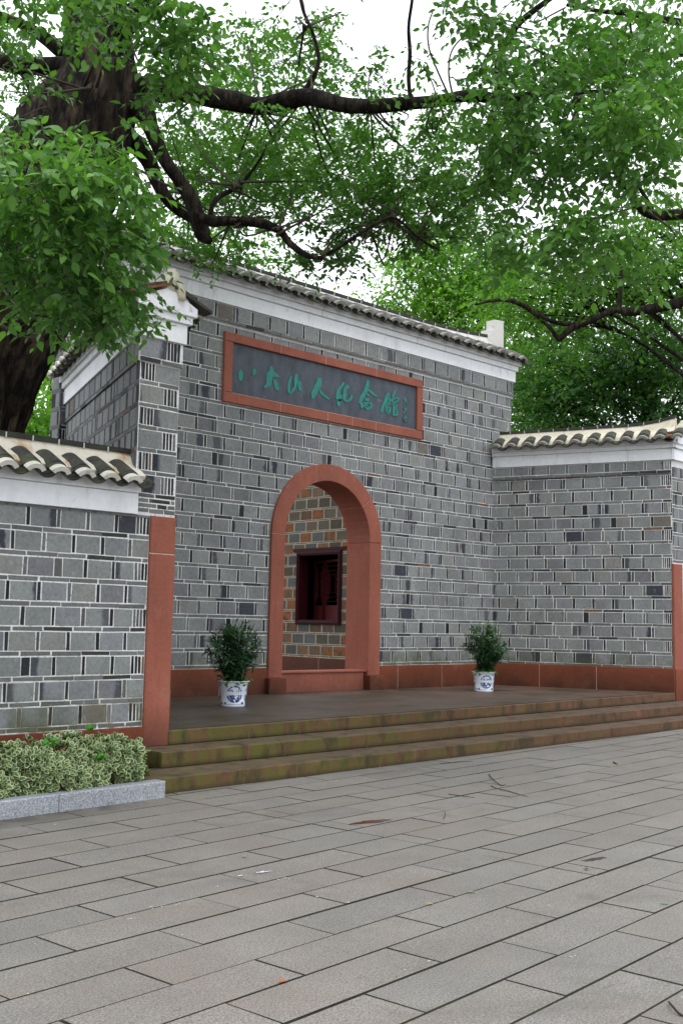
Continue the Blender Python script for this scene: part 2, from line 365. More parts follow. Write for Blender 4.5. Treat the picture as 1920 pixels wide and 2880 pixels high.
def lay(parent, fr, items, mat, style='g', hole=None, singles=('f',), limit=300, proud=.005, back=-.03, bev=.0025, stuffname='thin_brick', skip=None):
    polys = []
    for kind, a, b, z0, z1 in items:
        if skip and skip(a, b, z0, z1): continue
        if b - a < .008 or z1 - z0 < .008: continue
        j = lambda: random.uniform(-.0034, .0034)
        base = [(a + j(), z0 + j()), (b + j(), z0 + j()), (b + j(), z1 + j()), (a + j(), z1 + j())]
        todo = [base]
        if hole:
            zs = [z0 + (z1 - z0) * i / 5 for i in range(6)]; hw = [hole(z) for z in zs]
            if any(h and h[0] < b and h[1] > a for h in hw):
                todo = []
                L_ = [(min(b, (h[0] if h else 1e9)) if not h or True else 0) for h in hw]
                lp = [(z, min(b, h[0] if h else (hole.c))) for z, h in zip(zs, hw)]
                lp = [(z, x) for z, x in lp if x - a > .006]
                rp = [(z, max(a, h[1] if h else (hole.c))) for z, h in zip(zs, hw)]
                rp = [(z, x) for z, x in rp if b - x > .006]
                if len(lp) >= 2: todo.append([(a, lp[0][0])] + [(x, z) for z, x in lp] + [(a, lp[-1][0])])
                if len(rp) >= 2: todo.append([(b, rp[-1][0])] + [(x, z) for z, x in reversed(rp)] + [(b, rp[0][0])])
        for p in todo:
            t, s = tint_face(style) if kind == 'f' else tint_head(style) if kind == 'h' else tint_course(style)
            c = Vector(fr.pt((a + b) / 2, 0, (z0 + z1) / 2)); polys.append(((c - CAMP).length, kind, p, a, b, t, s))
    polys.sort(key=lambda q: q[0]); cnt = {}; rest = MB()
    for d, kind, p, a, b, t, s in polys:
        pr = proud + random.uniform(-.002, .002)
        if fr.flip: p = p[::-1]
        if kind in singles and cnt.get(kind, 0) < limit:
            cnt[kind] = cnt.get(kind, 0) + 1
            mb = MB(); prism(mb, fr, p, back, pr, 0, bev, t, s, (a, b)); nm = {'f': 'brick', 'h': 'header_brick', 'c': 'course_brick'}[kind]
            link(nm, mb.mesh(nm), [mat], parent)
        else: prism(rest, fr, p, back, pr, 0, bev, t, s, (a, b))
    if rest.v: tag(link(stuffname, rest.mesh(stuffname), [mat], parent), kind='stuff')
# ------------------------------------------------------------------ tiles and copings
def arc_mesh(name, R, half, th, ln, seg=8, invert=False, taper=0.0):
    mb = MB(); vs = []
    for y, rr in ((0, R), (ln, R * (1 - taper))):
        for r in (rr, rr - th):
            for k in range(seg + 1):
                a = -half + 2 * half * k / seg; z = r * math.cos(a) - R * math.cos(half)
                vs.append((r * math.sin(a), y, -z if invert else z))
    n = seg + 1; fs = []
    for k in range(seg):
        fs += [(k, k + 1, 2 * n + k + 1, 2 * n + k), (n + k, 3 * n + k, 3 * n + k + 1, n + k + 1), (k, n + k, n + k + 1, k + 1), (2 * n + k, 2 * n + k + 1, 3 * n + k + 1, 3 * n + k)]
    fs += [(0, 2 * n, 3 * n, n), (seg, n + seg, 3 * n + seg, 2 * n + seg)]
    mb.add(vs, fs); return mb.mesh(name)
TILES = {}
def tile_set(w, cmat, pmat, emat):
    R = w / (2 * math.sin(math.radians(58)))
    s = dict(cover=arc_mesh('cover_tile', R * 1.0, math.radians(58), .014, .30), cap=arc_mesh('tile_end', R * 1.0, math.radians(58), .046, .07), pan=arc_mesh('pan_tile', R * .98, math.radians(66), .016, .34, invert=True))
    s['cover'].materials.append(cmat); s['cap'].materials.append(emat); s['pan'].materials.append(pmat); return s

def coping(parent, fr, zb, fh, ledges, ep, ze, rin, zr, pitch, off=0.0, e0=0.0, e1=0.0, fp=.05, up=.13, upd=.03, tiles=None, zrf=None, cream=None, rl=.28, ue0=None, ue1=None, double=True, backw=.5, r0=None, r1=None):
    """fascia + ledges + plaster slope + cover/pan tiles + ridge tiles along frame; e0/e1 overhang at the ends"""
    L = fr.L; zrf = zrf or (lambda u: zr)
    mb = MB(); fbox(mb, fr, -e0 * .5, L + e1 * .5, -.06, fp, zb, zb + fh, bev=.004); link('fascia', mb.mesh('fascia'), [WHITE], parent)
    for k, (p, z0, z1) in enumerate(ledges):
        mb = MB(); q = p - fp; fbox(mb, fr, -e0 * .5 - (q if e0 else 0), L + e1 * .5 + (q if e1 else 0), -.06, p, z0, z1, bev=.005); link('ledge', mb.mesh('ledge'), [WHITE], parent)
    zt = ledges[-1][2]; lp = ledges[-1][0]
    ra, rb = (-e0 * .6 if r0 is None else r0), (L + e1 * .6 if r1 is None else r1)
    mb = MB(); N = max(2, int((rb - ra) / .35)); prof = None; vs = []; m = 0
    for i in range(N + 1):
        u = ra + (rb - ra) * i / N; z_r = zrf(u)
        pr = [(lp - .02, zt - .03), (lp + .01, ze + .02), (upd + .07, ze + up - .02), (upd, ze + up + .035), (-rin * .5, (ze + up + .035 + z_r) / 2 - .015), (-rin + .05, z_r), (-rin - .05, z_r), (-rin * 2 + .0, ze + up), (-rin * 2 - .05, zt - .03)]
        m = len(pr); vs += [fr.pt(u, d, z) for d, z in pr]
    fs = []
    for i in range(N):
        for k in range(m):
            k2 = (k + 1) % m; fs.append((i * m + k, i * m + k2, (i + 1) * m + k2, (i + 1) * m + k))
    fs += [tuple(range(m - 1, -1, -1)), tuple(N * m + k for k in range(m))]
    mb.add(vs, fs); link('ridge_plaster', mb.mesh('ridge_plaster'), [cream or CREAM], parent)
    # ridge tiles
    nr = max(1, int((rb - ra) / rl)); stp = (rb - ra) / nr
    for i in range(nr):
        a, b = ra + i * stp + .003, ra + (i + 1) * stp - .003; mb = MB()
        za, zb_ = zrf(a), zrf(b); h = .05 + random.uniform(-.002, .003); w = .075
        vs = [fr.pt(u, d, z) for (u, zz) in ((a, za), (b, zb_)) for d in (-rin - w, -rin + w) for z in (zz + .001, zz + h)]
        mb.add(vs, [(0, 1, 3, 2), (4, 6, 7, 5), (0, 4, 5, 1), (2, 3, 7, 6), (1, 5, 7, 3), (0, 2, 6, 4)]); link('ridge_tile', mb.mesh('ridge_tile'), [RIDGE], parent)
        mb = MB()
        if i: fbox(mb, fr, a - .009, a + .003, -rin - w - .004, -rin + w + .004, za - .01, za + h - .008); link('ridge_joint', mb.mesh('ridge_joint'), [CREAM2], parent)
    sl = Vector(fr.pt(0, upd, ze + up)) - Vector(fr.pt(0, ep, ze)); sl.normalize(); u3 = fr.u; zz = u3.cross(sl); 
    if zz.z < 0: zz = -zz
    ua = (-e0 if ue0 is None else ue0); ub = (L + e1 if ue1 is None else ue1)
    n = int((ub - ua - off) / pitch + .5)
    def place(nm, key, u, d, z, jit=.02, lift=0):
        jx, jy = random.uniform(-jit, jit), random.uniform(-jit, jit)
        o = Vector(fr.pt(u, d, z)) + zz * lift; M = Matrix((u3, sl, zz)).transposed().to_4x4(); M = Matrix.Translation(o) @ M @ Matrix.Rotation(jx, 4, 'Z') @ Matrix.Rotation(jy, 4, 'Y')
        link(nm, tiles[key], (), parent, M)
    for i in range(n + 1):
        u = ua + off + i * pitch
        if u > ub + .02: break
        c = random.uniform(-.008, .008)
        place('tile_end', 'cap', u + c, ep + .015, ze - .002)
        place('cover_tile', 'cover', u + c, ep - .045, ze + .036)
        if double: place('cover_tile', 'cover', u + c + .004, ep - .085, ze + .066)
        if i < n and u + pitch / 2 < ub: place('pan_tile', 'pan', u + pitch / 2, ep + .0, ze - .004, .03); 
        if i < n and u + pitch / 2 < ub: place('pan_tile', 'pan', u + pitch / 2 + random.uniform(-.01, .01), ep - .035, ze + .020, .03)

def solid(name, poly, z0, z1, mats, parent=None):
    n = len(poly); mb = MB(); mb.add([(x, y, z0) for x, y in poly] + [(x, y, z1) for x, y in poly], [tuple(range(n - 1, -1, -1)), tuple(range(n, 2 * n))] + [(i, (i + 1) % n, n + (i + 1) % n, n + i) for i in range(n)])
    return link(name, mb.mesh(name), mats, parent)

def base_course(parent, fr, u0, u1, z0, z1, proud, mat, cuts, nm='base_stone', back=-.05):
    xs = [u0] + [c for c in cuts if u0 < c < u1] + [u1]
    for a, b in zip(xs, xs[1:]):
        mb = MB(); fbox(mb, fr, a + .0025, b - .0025, back, proud + random.uniform(-.002, .002), z0, z1 + random.uniform(-.002, .002), bev=.006); link(nm, mb.mesh(nm), [mat], parent)
    for c in xs[1:-1]:
        mb = MB(); fbox(mb, fr, c - .004, c + .004, back, proud - .004, z0, z1 - .004); link('joint', mb.mesh('joint'), [JOINT], parent)

ZP = .453; T = .2576; PF = .372; HZ = .052; CZ = .055; MW = .0125
XC = 12.53; ZS = 3.03
F = Frame((7.40, 13.44), (17.61, 13.44))       # the facade plane
# ------------------------------------------------------------------ ground, plaza, platform
tag(solid('ground', [(-250, -250), (250, -250), (250, 250), (-250, 250)], -.2, -.035, [GROUND]), kind='structure')
plaza = thing('pavement', None, None, kind='structure')
solid('joint_bed', [(-14, -12), (34, -12), (34, 13), (-14, 13)], -.033, -.0045, [BED], plaza)
a5 = math.radians(5.5); PU = Vector((math.cos(a5), math.sin(a5), 0)); PQ = Vector((-math.sin(a5), math.cos(a5), 0))
qs = [2.43, 2.75, 3.09, 3.435, 3.765, 4.115, 4.47, 4.82, 5.175, 5.54, 5.925, 6.30, 6.67, 7.05, 7.41, 7.76, 8.1]
while qs[0] > -7: qs.insert(0, qs[0] - .335)
while qs[-1] < 9.3: qs.append(qs[-1] + .35)
i0 = qs.index(2.43); cells = []
for i in range(len(qs) - 1):
    par = (i - i0) % 2
    left = 6.57 - (1.10 if par == 0 else .60); xs = [6.57]
    x = left
    while x > -9: xs.insert(0, x); x -= 1.09
    x = 6.57 + (.20 if (i - i0) % 2 == 1 else .80)
    while x < 30: xs.append(x); x += 1.09
    for a, b in zip(xs, xs[1:]): cells.append((a + random.uniform(-.004, .004), b, qs[i], qs[i + 1]))
cells.append
slabs = []
for a, b, q0, q1 in cells:
    c = PU * ((a + b) / 2) + PQ * ((q0 + q1) / 2); dist = (c - CAMP).length
    front = c.x * .687 + c.y * .719; side = abs(c.x * .721 - c.y * .692)
    vis = front > 2.2 and side < front * .33 + .9
    slabs.append((dist + (0 if vis else 100), a, b, q0, q1, vis, c))
slabs.sort(); rest = MB(); SLB = []
for k, (d, a, b, q0, q1, vis, c) in enumerate(slabs):
    if c.y > 12.5 or c.x < -10: continue
    g = random.uniform(.92, 1.05); w = random.uniform(-.015, .025); tt = (g * (1 + w), g, g * (1 - w * .9), 1)
    jg = random.choice([.0035, .0045, .0055, .0065, .008]); j2 = random.choice([.002, .003, .0045, .006]); z = random.uniform(-.0018, .0018); tl = random.uniform(-.0015, .0015)
    mb = MB() if k < 300 else rest
    xs0, xs1, y0, y1 = a + j2, b - j2, q0 + jg, q1 - jg; bv = .003
    def pp(u, v, zz): p = PU * u + PQ * v; return (p.x, p.y, zz)
    lo = [pp(xs0, y0, -.03), pp(xs1, y0, -.03), pp(xs1, y1, -.03), pp(xs0, y1, -.03)]
    md = [pp(xs0, y0, z - bv), pp(xs1, y0, z - bv), pp(xs1, y1, z - bv + tl), pp(xs0, y1, z - bv + tl)]
    up_ = [pp(xs0 + bv, y0 + bv, z), pp(xs1 - bv, y0 + bv, z), pp(xs1 - bv, y1 - bv, z + tl), pp(xs0 + bv, y1 - bv, z + tl)]
    fs = [(8, 9, 10, 11)] + [(4 + i, 4 + (i + 1) % 4, 8 + (i + 1) % 4, 8 + i) for i in range(4)] + [(i, (i + 1) % 4, 4 + (i + 1) % 4, 4 + i) for i in range(4)]
    mb.add(lo + md + up_, fs[:1], 0, [tt] * 12, (0, 0, 0, 0)); b_ = len(mb.v) - 12; mb.f += [tuple(b_ + i for i in f) for f in fs[1:]]; mb.mi += [1] * (len(fs) - 1)
    if k < 300: link('paving_stone', mb.mesh('paving_stone'), [PAVE, BED], plaza)
tag(link('far_paving', rest.mesh('far_paving'), [PAVE, BED], plaza), kind='stuff')

plat = tag(solid('platform', [(6.66, 9.55), (18.2, 10.23), (17.06, 13.47), (16.7, 13.47), (8.4, 13.47), (8.0, 13.42)], -.03, ZP, [FLOOR]), kind='structure')
tag(solid('courtyard_floor', [(11.0, 13.99), (16.7, 13.99), (16.7, 23), (11, 23)], -.03, .47, [FLOOR]), kind='structure')

steps = thing('entrance_steps', 'three broad mossy red sandstone steps up to the gate platform', 'steps', (11, 9, 0))
def step(A, B, z0, z1, cuts, depth, tag_='step_stone'):
    fr = Frame(A, B); xs = [0] + cuts + [fr.L]
    for a, b in zip(xs, xs[1:]):
        mb = MB(); e = random.uniform(-.004, .004); poly = [(a + .0025, z0), (b - .0025, z0), (b - .0025, z1), (a + .0025, z1)]
        prism(mb, fr, poly, -depth, e, 0, .009); 
        top = [len(mb.f) - 0]; me = mb.mesh(tag_); me.materials.append(RED_STEP); me.materials.append(RED_TREAD)
        for p in me.polygons:
            if abs(p.normal.z) > .8: p.material_index = 1
        o = link(tag_, me, (), steps); o.matrix_parent_inverse = Matrix.Translation((-11, -9, 0))
    for c in cuts:
        mb = MB(); fbox(mb, fr, c - .005, c + .005, -depth + .01, -.001, z0, z1 - .003); o = link('joint', mb.mesh('joint'), [SJOINT], steps); o.matrix_parent_inverse = Matrix.Translation((-11, -9, 0))
def cutsx(fr_a, fr_b, xs): k = Frame(fr_a, fr_b); return [(x - fr_a[0]) / k.u.x for x in xs]
S1 = ((5.45, 8.437), (19.2, 9.11)); S2 = ((6.22, 8.99), (19.0, 9.54)); S3 = ((6.62, 9.46), (18.22, 10.16))
step(*S1, -.02, .145, cutsx(*S1, [6.87, 7.60, 8.9, 10.15, 11.4, 12.81, 14.01, 15.14, 16.3, 17.6]), .62)
step(*S2, .146, .302, cutsx(*S2, [7.35, 7.88, 9.2, 10.6, 12.0, 13.45, 14.58, 15.83, 17.2]), .62)
step(*S3, .303, ZP, cutsx(*S3, [7.75, 8.55, 10.0, 11.4, 12.9, 14.47, 15.57, 16.92]), .12)
solid('step_fill', [(6.3, 9.3), (18.3, 9.95), (18.25, 10.3), (6.4, 9.7)], -.02, .300, [RED_STEP], steps).matrix_parent_inverse = Matrix.Translation((-11, -9, 0))

# ------------------------------------------------------------------ gate facade
gate = thing('gate_facade', 'tall grey brick gate front with arched doorway and white eaves band', 'gate building')
class Hole:
    c = XC - 7.40; R = 1.135
    def __call__(s, z):
        if z < ZS: return (s.c - s.R, s.c + s.R)
        h = s.R ** 2 - (z - ZS) ** 2
        return (s.c - math.sqrt(h), s.c + math.sqrt(h)) if h > .0004 else None
hole = Hole()
Z0 = .870; NR = 21; ZL = Z0 + NR * T        # 6.28
# mortar core with the arched opening
mb = MB(); cx = XC - 7.40; ang = [math.pi * i / 24 for i in range(25)]
def wallpart(poly, d=-.54): prism(mb, F, poly, d, 0)
wallpart([(.4, 0), (cx - 1.13, 0), (cx - 1.13, ZS), (.4, ZS)]); wallpart([(0, 0), (.4, 0), (.4, 7.06), (0, 7.06)], -.24); wallpart([(cx + 1.13, 0), (F.L, 0), (F.L, ZS), (cx + 1.13, ZS)])
arc = [(cx + 1.13 * math.cos(a), ZS + 1.13 * math.sin(a)) for a in ang]
for (u, z), (u2, z2) in zip(arc, arc[1:]): wallpart([(u2, z2), (u, z), (u, 4.5), (u2, 4.5)])
wallpart([(.4, ZS), (cx - 1.13, ZS), (cx - 1.13, 4.5), (.4, 4.5)]); wallpart([(cx + 1.13, ZS), (F.L, ZS), (F.L, 4.5), (cx + 1.13, 4.5)])
wallpart([(.4, 4.5), (F.L, 4.5), (F.L, 7.06), (.4, 7.06)])
link('mortar', mb.mesh('mortar'), [MORTAR], gate)
items = rows(F.L, Z0, NR, T, PF, HZ, CZ, MW, quoin='LR', shift=.12, top_course=True)
items = [i for i in items if not (i[0] == 'c' and i[3] > ZL)]
plq = lambda a, b, z0, z1: a > 2.85 and b < 7.43 and z0 > 5.08 and z1 < 6.15
lay(gate, F, items, BRICK, hole=hole, stuffname='thin_brick', skip=plq, limit=300)
# plumb stacks of thin headers beside the arch
# projecting string course and top row
F2 = Frame((7.37, 13.41), (17.64, 13.41))
mb = MB(); fbox(mb, F2, 0, F2.L, -.05, 0, ZL + .03, 6.605); link('mortar_band', mb.mesh('mortar_band'), [MORTAR], gate)
it = []; x = 0
while x < F2.L: it.append(('c', x + MW / 2, min(F2.L, x + .36) - MW / 2, ZL + .036, ZL + .082)); x += .36
lay(gate, F2, it, BRICK, singles=(), proud=.022, stuffname='string_course_brick')
it = [i for i in rows(F2.L, ZL + .035, 1, 6.60 - ZL - .035, PF, HZ, .052, MW, quoin='LR') if i[0] != 'c']
lay(gate, F2, it, BRICK, singles=(), stuffname='top_row_brick')
FLe = Frame((7.40, 13.70), (7.40, 13.435)); lay(gate, FLe, rows(FLe.L, Z0, 22, T, PF, HZ, CZ, .011), BRICK, singles=(), stuffname='end_brick')
mb = MB(); fbox(mb, FLe, 0.01, FLe.L - .005, -.02, .002, .3, 6.9); link('grey_mortar', mb.mesh('grey_mortar'), [MORTAR_D], gate)
base_course(gate, F, 0, cx - 1.20, .02, .866, .028, RED_BASE, [1.5, 2.9])
base_course(gate, F, cx + 1.20, F.L, .02, .866, .028, RED_BASE, [6.9, 8.1, 9.2])
TS_F = tile_set(.24, TILE_G, TILE, ENDGREY)
zrf = lambda u: 7.405 + .15 * max(0, (u - (F.L - 2.6)) / 2.6) ** 2 + .15 * max(0, (2.6 - u) / 2.6) ** 2
coping(gate, F, 6.61, .225, [(.10, 6.838, 6.935), (.15, 6.94, 7.035)], .32, 7.035, .28, 7.41, .345, .1, .16, .16, fp=.06, up=.13, upd=.06, tiles=TS_F, zrf=zrf, cream=CREAM2, r0=.3, r1=F.L - .45, ue0=-.25, ue1=F.L + .26, rl=.33)
mb = MB(); 
for s, e in ((1, F.L),):
    prism(mb, F, [(e - s * .02, 7.06), (e - s * .02, 7.93), (e - s * .33, 7.90), (e - s * .33, 7.68), (e - s * .50, 7.66), (e - s * .52, 7.50), (e - s * .60, 7.06)][::s], -.39, -.17, 0, .012)
link('ridge_end_block', mb.mesh('ridge_end_block'), [CREAM2], gate)

# arch surround: jamb stones, voussoirs, plinths, threshold
Fa = Frame((XC, 13.44), (XC + 1, 13.44)); RO, RI = 1.275, .985
def ring(a0, a1, name):
    mb = MB(); n = max(2, int((a1 - a0) / .12)); vs = []
    g = .0025
    for i in range(n + 1):
        a = a0 + g + (a1 - a0 - 2 * g) * i / n
        for r, d in ((RI, -.53), (RO, -.53), (RO, .045), (RO - .008, .053), (RI + .008, .053), (RI, .045)): vs.append(Fa.pt(r * math.cos(a), d, ZS + r * math.sin(a)))
    fs = [tuple(range(6)), tuple(n * 6 + k for k in range(5, -1, -1))] + [(i * 6 + k, (i + 1) * 6 + k, (i + 1) * 6 + (k + 1) % 6, i * 6 + (k + 1) % 6) for i in range(n) for k in range(6)]
    mb.add(vs, fs); link(name, mb.mesh(name), [RED], gate)
    mb = MB(); r = RO - .003; v = []
    for aa in (a1 - .0035, a1 + .0035):
        for rr in (RI + .001, RO - .003): 
            for d in (-.5, .0505): v.append(Fa.pt(rr * math.cos(aa), d, ZS + rr * math.sin(aa)))
    mb.add(v, [(0, 1, 3, 2), (4, 6, 7, 5), (1, 5, 7, 3), (0, 4, 5, 1), (2, 3, 7, 6)]); link('joint', mb.mesh('joint'), [JOINT], gate)
cutsA = [0, math.radians(37.6), math.radians(72.8), math.radians(106), math.radians(141), math.pi]
for a, b in zip(cutsA, cutsA[1:]): ring(a, b, 'voussoir')
for s in (-1, 1):
    mb = MB(); u = sorted((s * RI, s * RO)); fbox(mb, Fa, u[0], u[1], -.53, .05, .70, ZS - .002, bev=.01); link('jamb_stone', mb.mesh('jamb_stone'), [RED], gate)
    mb = MB(); u = sorted((s * (RI - .03), s * (RO + .05))); fbox(mb, Fa, u[0], u[1], -.12, .14, ZP - .01, .702, bev=.012); link('plinth_stone', mb.mesh('plinth_stone'), [RED_BASE if s < 9 else RED], gate)
mb = MB(); fbox(mb, Fa, -RI + .03, RI - .03, -.30, -.02, ZP - .01, .77, bev=.012); fbox(mb, Fa, -RI + .001, RI - .001, -.32, .012, .765, .80, bev=.008); link('threshold', mb.mesh('threshold'), [RED], gate)

# ------------------------------------------------------------------ name plaque
plaque = thing('name_plaque', 'long dark slate name plaque in red stone frame with green calligraphy', 'sign', (12.5, 13.4, 5.6)); PI_ = Matrix.Translation((-12.5, -13.4, -5.6))
def plink(*a, **k): o = link(*a, **k); o.matrix_parent_inverse = PI_; return o
Fp = Frame((0, 13.44), (1, 13.44))
mb = MB(); fbox(mb, Fp, 10.34, 14.72, -.03, .012, 5.18, 6.04); plink('panel', mb.mesh('panel'), [PANEL], plaque)
def fst(x0, x1, z0, z1): mb = MB(); fbox(mb, Fp, x0 + .002, x1 - .002, -.02, .055, z0, z1, bev=.009); plink('frame_stone', mb.mesh('frame_stone'), [RED], plaque)
for a, b in zip([10.185, 11.36, 12.37, 13.61, 14.86], [11.36, 12.37, 13.61, 14.86]): fst(a, b, 6.02, 6.17)
for a, b in zip([10.185, 11.38, 12.44, 13.034, 13.62, 14.86], [11.38, 12.44, 13.034, 13.62, 14.86]): fst(a, b, 5.04, 5.20)
fst(10.185, 10.355, 5.202, 6.018); fst(14.70, 14.86, 5.202, 6.018)
mb = MB()
for x in (11.36, 12.37, 13.61): fbox(mb, Fp, x - .004, x + .004, 0, .05, 6.02, 6.17)
for x in (11.38, 12.44, 13.034, 13.62): fbox(mb, Fp, x - .004, x + .004, 0, .05, 5.04, 5.20)
plink('joint', mb.mesh('joint'), [JOINT], plaque)
mb = MB(); fbox(mb, Fp, 10.17, 14.875, -.02, .02, 5.025, 5.038); fbox(mb, Fp, 10.36, 14.70, -.02, .018, 5.201, 5.212); plink('mortar_bead', mb.mesh('mortar_bead'), [JOINT], plaque)
STROKES = [[[[10.551,5.61,0.023],[10.545,5.552,0.069],[10.543,5.492,0.069],[10.54,5.438,0.038]],[[10.822,5.668,0.031],[10.824,5.628,0.061],[10.796,5.579,0.038]]],[[[11.173,5.765,0.046],[11.184,5.692,0.077],[11.143,5.617,0.092],[11.137,5.534,0.084],[11.122,5.47,0.069],[11.054,5.411,0.038]],[[11.099,5.622,0.038],[11.22,5.651,0.084],[11.327,5.638,0.046]],[[11.245,5.559,0.038],[11.283,5.497,0.069],[11.307,5.426,0.061]]],[[[11.605,5.681,0.024],[11.577,5.579,0.045],[11.563,5.475,0.042],[11.59,5.399,0.036],[11.651,5.446,0.036],[11.699,5.519,0.036],[11.714,5.586,0.048],[11.723,5.658,0.06],[11.731,5.736,0.042]],[[11.795,5.616,0.054],[11.804,5.553,0.065],[11.82,5.488,0.048]]],[[[12.256,5.75,0.065],[12.236,5.669,0.089],[12.173,5.56,0.083],[12.131,5.481,0.089],[12.104,5.406,0.048]],[[12.261,5.56,0.018],[12.307,5.515,0.048],[12.382,5.478,0.042],[12.473,5.445,0.036]]],[[[12.82,5.772,0.042],[12.765,5.7,0.03],[12.705,5.623,0.06],[12.696,5.543,0.071],[12.675,5.484,0.054]],[[12.776,5.55,0.03],[12.725,5.464,0.042],[12.755,5.468,0.036],[12.718,5.434,0.065],[12.712,5.372,0.054]],[[12.926,5.739,0.054],[12.858,5.671,0.054],[12.86,5.586,0.071],[12.847,5.5,0.054],[12.901,5.469,0.036],[12.993,5.517,0.036],[13.02,5.561,0.036],[13.022,5.607,0.018]]],[[[13.427,5.926,0.042],[13.402,5.801,0.065],[13.337,5.681,0.065],[13.267,5.572,0.065],[13.23,5.487,0.048]],[[13.415,5.763,0.036],[13.521,5.728,0.054],[13.611,5.685,0.036],[13.676,5.687,0.018]],[[13.409,5.676,0.036],[13.433,5.656,0.036]],[[13.379,5.573,0.054],[13.443,5.583,0.048]],[[13.286,5.478,0.054],[13.279,5.42,0.048]],[[13.318,5.466,0.03],[13.407,5.411,0.036],[13.503,5.454,0.042],[13.509,5.513,0.048],[13.437,5.519,0.036],[13.357,5.501,0.036],[13.382,5.47,0.024],[13.453,5.51,0.024]]],[[[13.95,5.777,0.047],[13.919,5.694,0.065],[13.862,5.593,0.051],[13.812,5.502,0.051],[13.788,5.426,0.051]],[[13.951,5.708,0.037],[14.011,5.671,0.042],[14.044,5.667,0.028]],[[13.901,5.617,0.028],[13.934,5.567,0.037],[13.986,5.631,0.037],[13.965,5.655,0.028]],[[13.902,5.544,0.037],[13.917,5.482,0.037],[13.931,5.42,0.051],[13.996,5.466,0.042],[13.994,5.521,0.028],[13.936,5.503,0.019]],[[14.113,5.841,0.047],[14.088,5.786,0.037],[14.07,5.709,0.037],[14.058,5.633,0.023]],[[14.083,5.688,0.023],[14.182,5.731,0.028],[14.223,5.719,0.033],[14.183,5.671,0.023],[14.098,5.63,0.019]],[[14.098,5.602,0.042],[14.1,5.51,0.042],[14.096,5.398,0.047]],[[14.158,5.611,0.028],[14.166,5.566,0.023],[14.119,5.545,0.019]],[[14.127,5.505,0.023],[14.18,5.513,0.028],[14.182,5.416,0.037],[14.122,5.411,0.042]],[[14.128,5.463,0.023],[14.174,5.47,0.023]]],[[[14.417,5.778,0.028],[14.377,5.729,0.019]],[[14.364,5.718,0.014],[14.458,5.742,0.019]],[[14.41,5.763,0.019],[14.392,5.657,0.019]],[[14.431,5.729,0.019],[14.459,5.663,0.019]],[[14.373,5.57,0.023],[14.401,5.551,0.023],[14.454,5.582,0.019]],[[14.427,5.56,0.023],[14.395,5.513,0.019],[14.362,5.47,0.014]],[[14.408,5.538,0.019],[14.455,5.526,0.014]],[[14.37,5.397,0.019],[14.451,5.409,0.019]],[[14.416,5.441,0.019],[14.404,5.369,0.028]],[[14.364,5.368,0.019],[14.444,5.375,0.023],[14.404,5.346,0.042]]]]
def stroke(mb, pts, lift):
    K = .708; path = [Vector((x * K, z, w)) for x, z, w in pts]; P = [path[0] * 2 - path[1]] + path + [path[-1] * 2 - path[-2]]; q = []
    for i in range(1, len(P) - 2):
        for k in range(5):
            t = k / 5; q.append(.5 * ((2 * P[i]) + (-P[i - 1] + P[i + 1]) * t + (2 * P[i - 1] - 5 * P[i] + 4 * P[i + 1] - P[i + 2]) * t * t + (-P[i - 1] + 3 * P[i] - 3 * P[i + 1] + P[i + 2]) * t ** 3))
    q.append(P[-2]); ws = [path[min(len(path) - 1, i // 5)].z * (1 - (i % 5) / 5) + path[min(len(path) - 1, i // 5 + 1)].z * ((i % 5) / 5) for i in range(len(q))]
    Lf, Rt = [], []
    for i, p in enumerate(q):
        d = q[min(i + 1, len(q) - 1)] - q[max(i - 1, 0)]; d = Vector((d.x, d.y, 0)); d.normalize() if d.length > 1e-6 else None; nn = Vector((-d.y, d.x, 0)); w = ws[i] * .5
        Lf.append(p + nn * w); Rt.append(p - nn * w)
    def cap(i, sgn):
        p = q[i]; d = (q[i] - q[i - 1] if sgn > 0 else q[0] - q[1]); d = Vector((d.x, d.y, 0)).normalized(); nn = Vector((-d.y, d.x, 0)); w = ws[i] * .5
        return [p + nn * w * .6 * math.cos(0) + d * w * .75, p - nn * w * .6 + d * w * .75]
    e = cap(len(q) - 1, 1); s0 = cap(0, -1)
    Lf = [s0[1]] + Lf + [e[0]]; Rt = [s0[0]] + Rt + [e[1]]
    y1 = 13.44 - .020 - lift; y0 = 13.432; m = len(Lf); vs = [(p.x / K, y1, p.y) for p in Lf] + [(p.x / K, y1, p.y) for p in Rt] + [(p.x / K, y0, p.y) for p in Lf] + [(p.x / K, y0, p.y) for p in Rt]
    fs = []
    for i in range(m - 1): fs += [(i, i + 1, m + i + 1, m + i), (i, 2 * m + i, 2 * m + i + 1, i + 1), (m + i, m + i + 1, 3 * m + i + 1, 3 * m + i)]
    fs += [(0, m, 3 * m, 2 * m), (m - 1, 3 * m - 1 - 0, 4 * m - 1, 2 * m - 1)] if False else [(0, m, 3 * m, 2 * m), (m - 1, 2 * m - 1, 4 * m - 1, 3 * m - 1)]
    mb.add(vs, fs)
for ci, ch in enumerate(STROKES):
    mb = MB()
    for si, st in enumerate(ch): stroke(mb, st, .0007 * si)
    o = plink('character' if ci < 7 else 'inscription', mb.mesh('character'), [TEAL if ci < 7 else TEAL_F], plaque)
    o['label'] = ['the two strokes of 八', 'the character 大', 'the character 山', 'the character 人', 'the character 纪', 'the character 念', 'the character 館', 'small faded vertical signature'][ci]

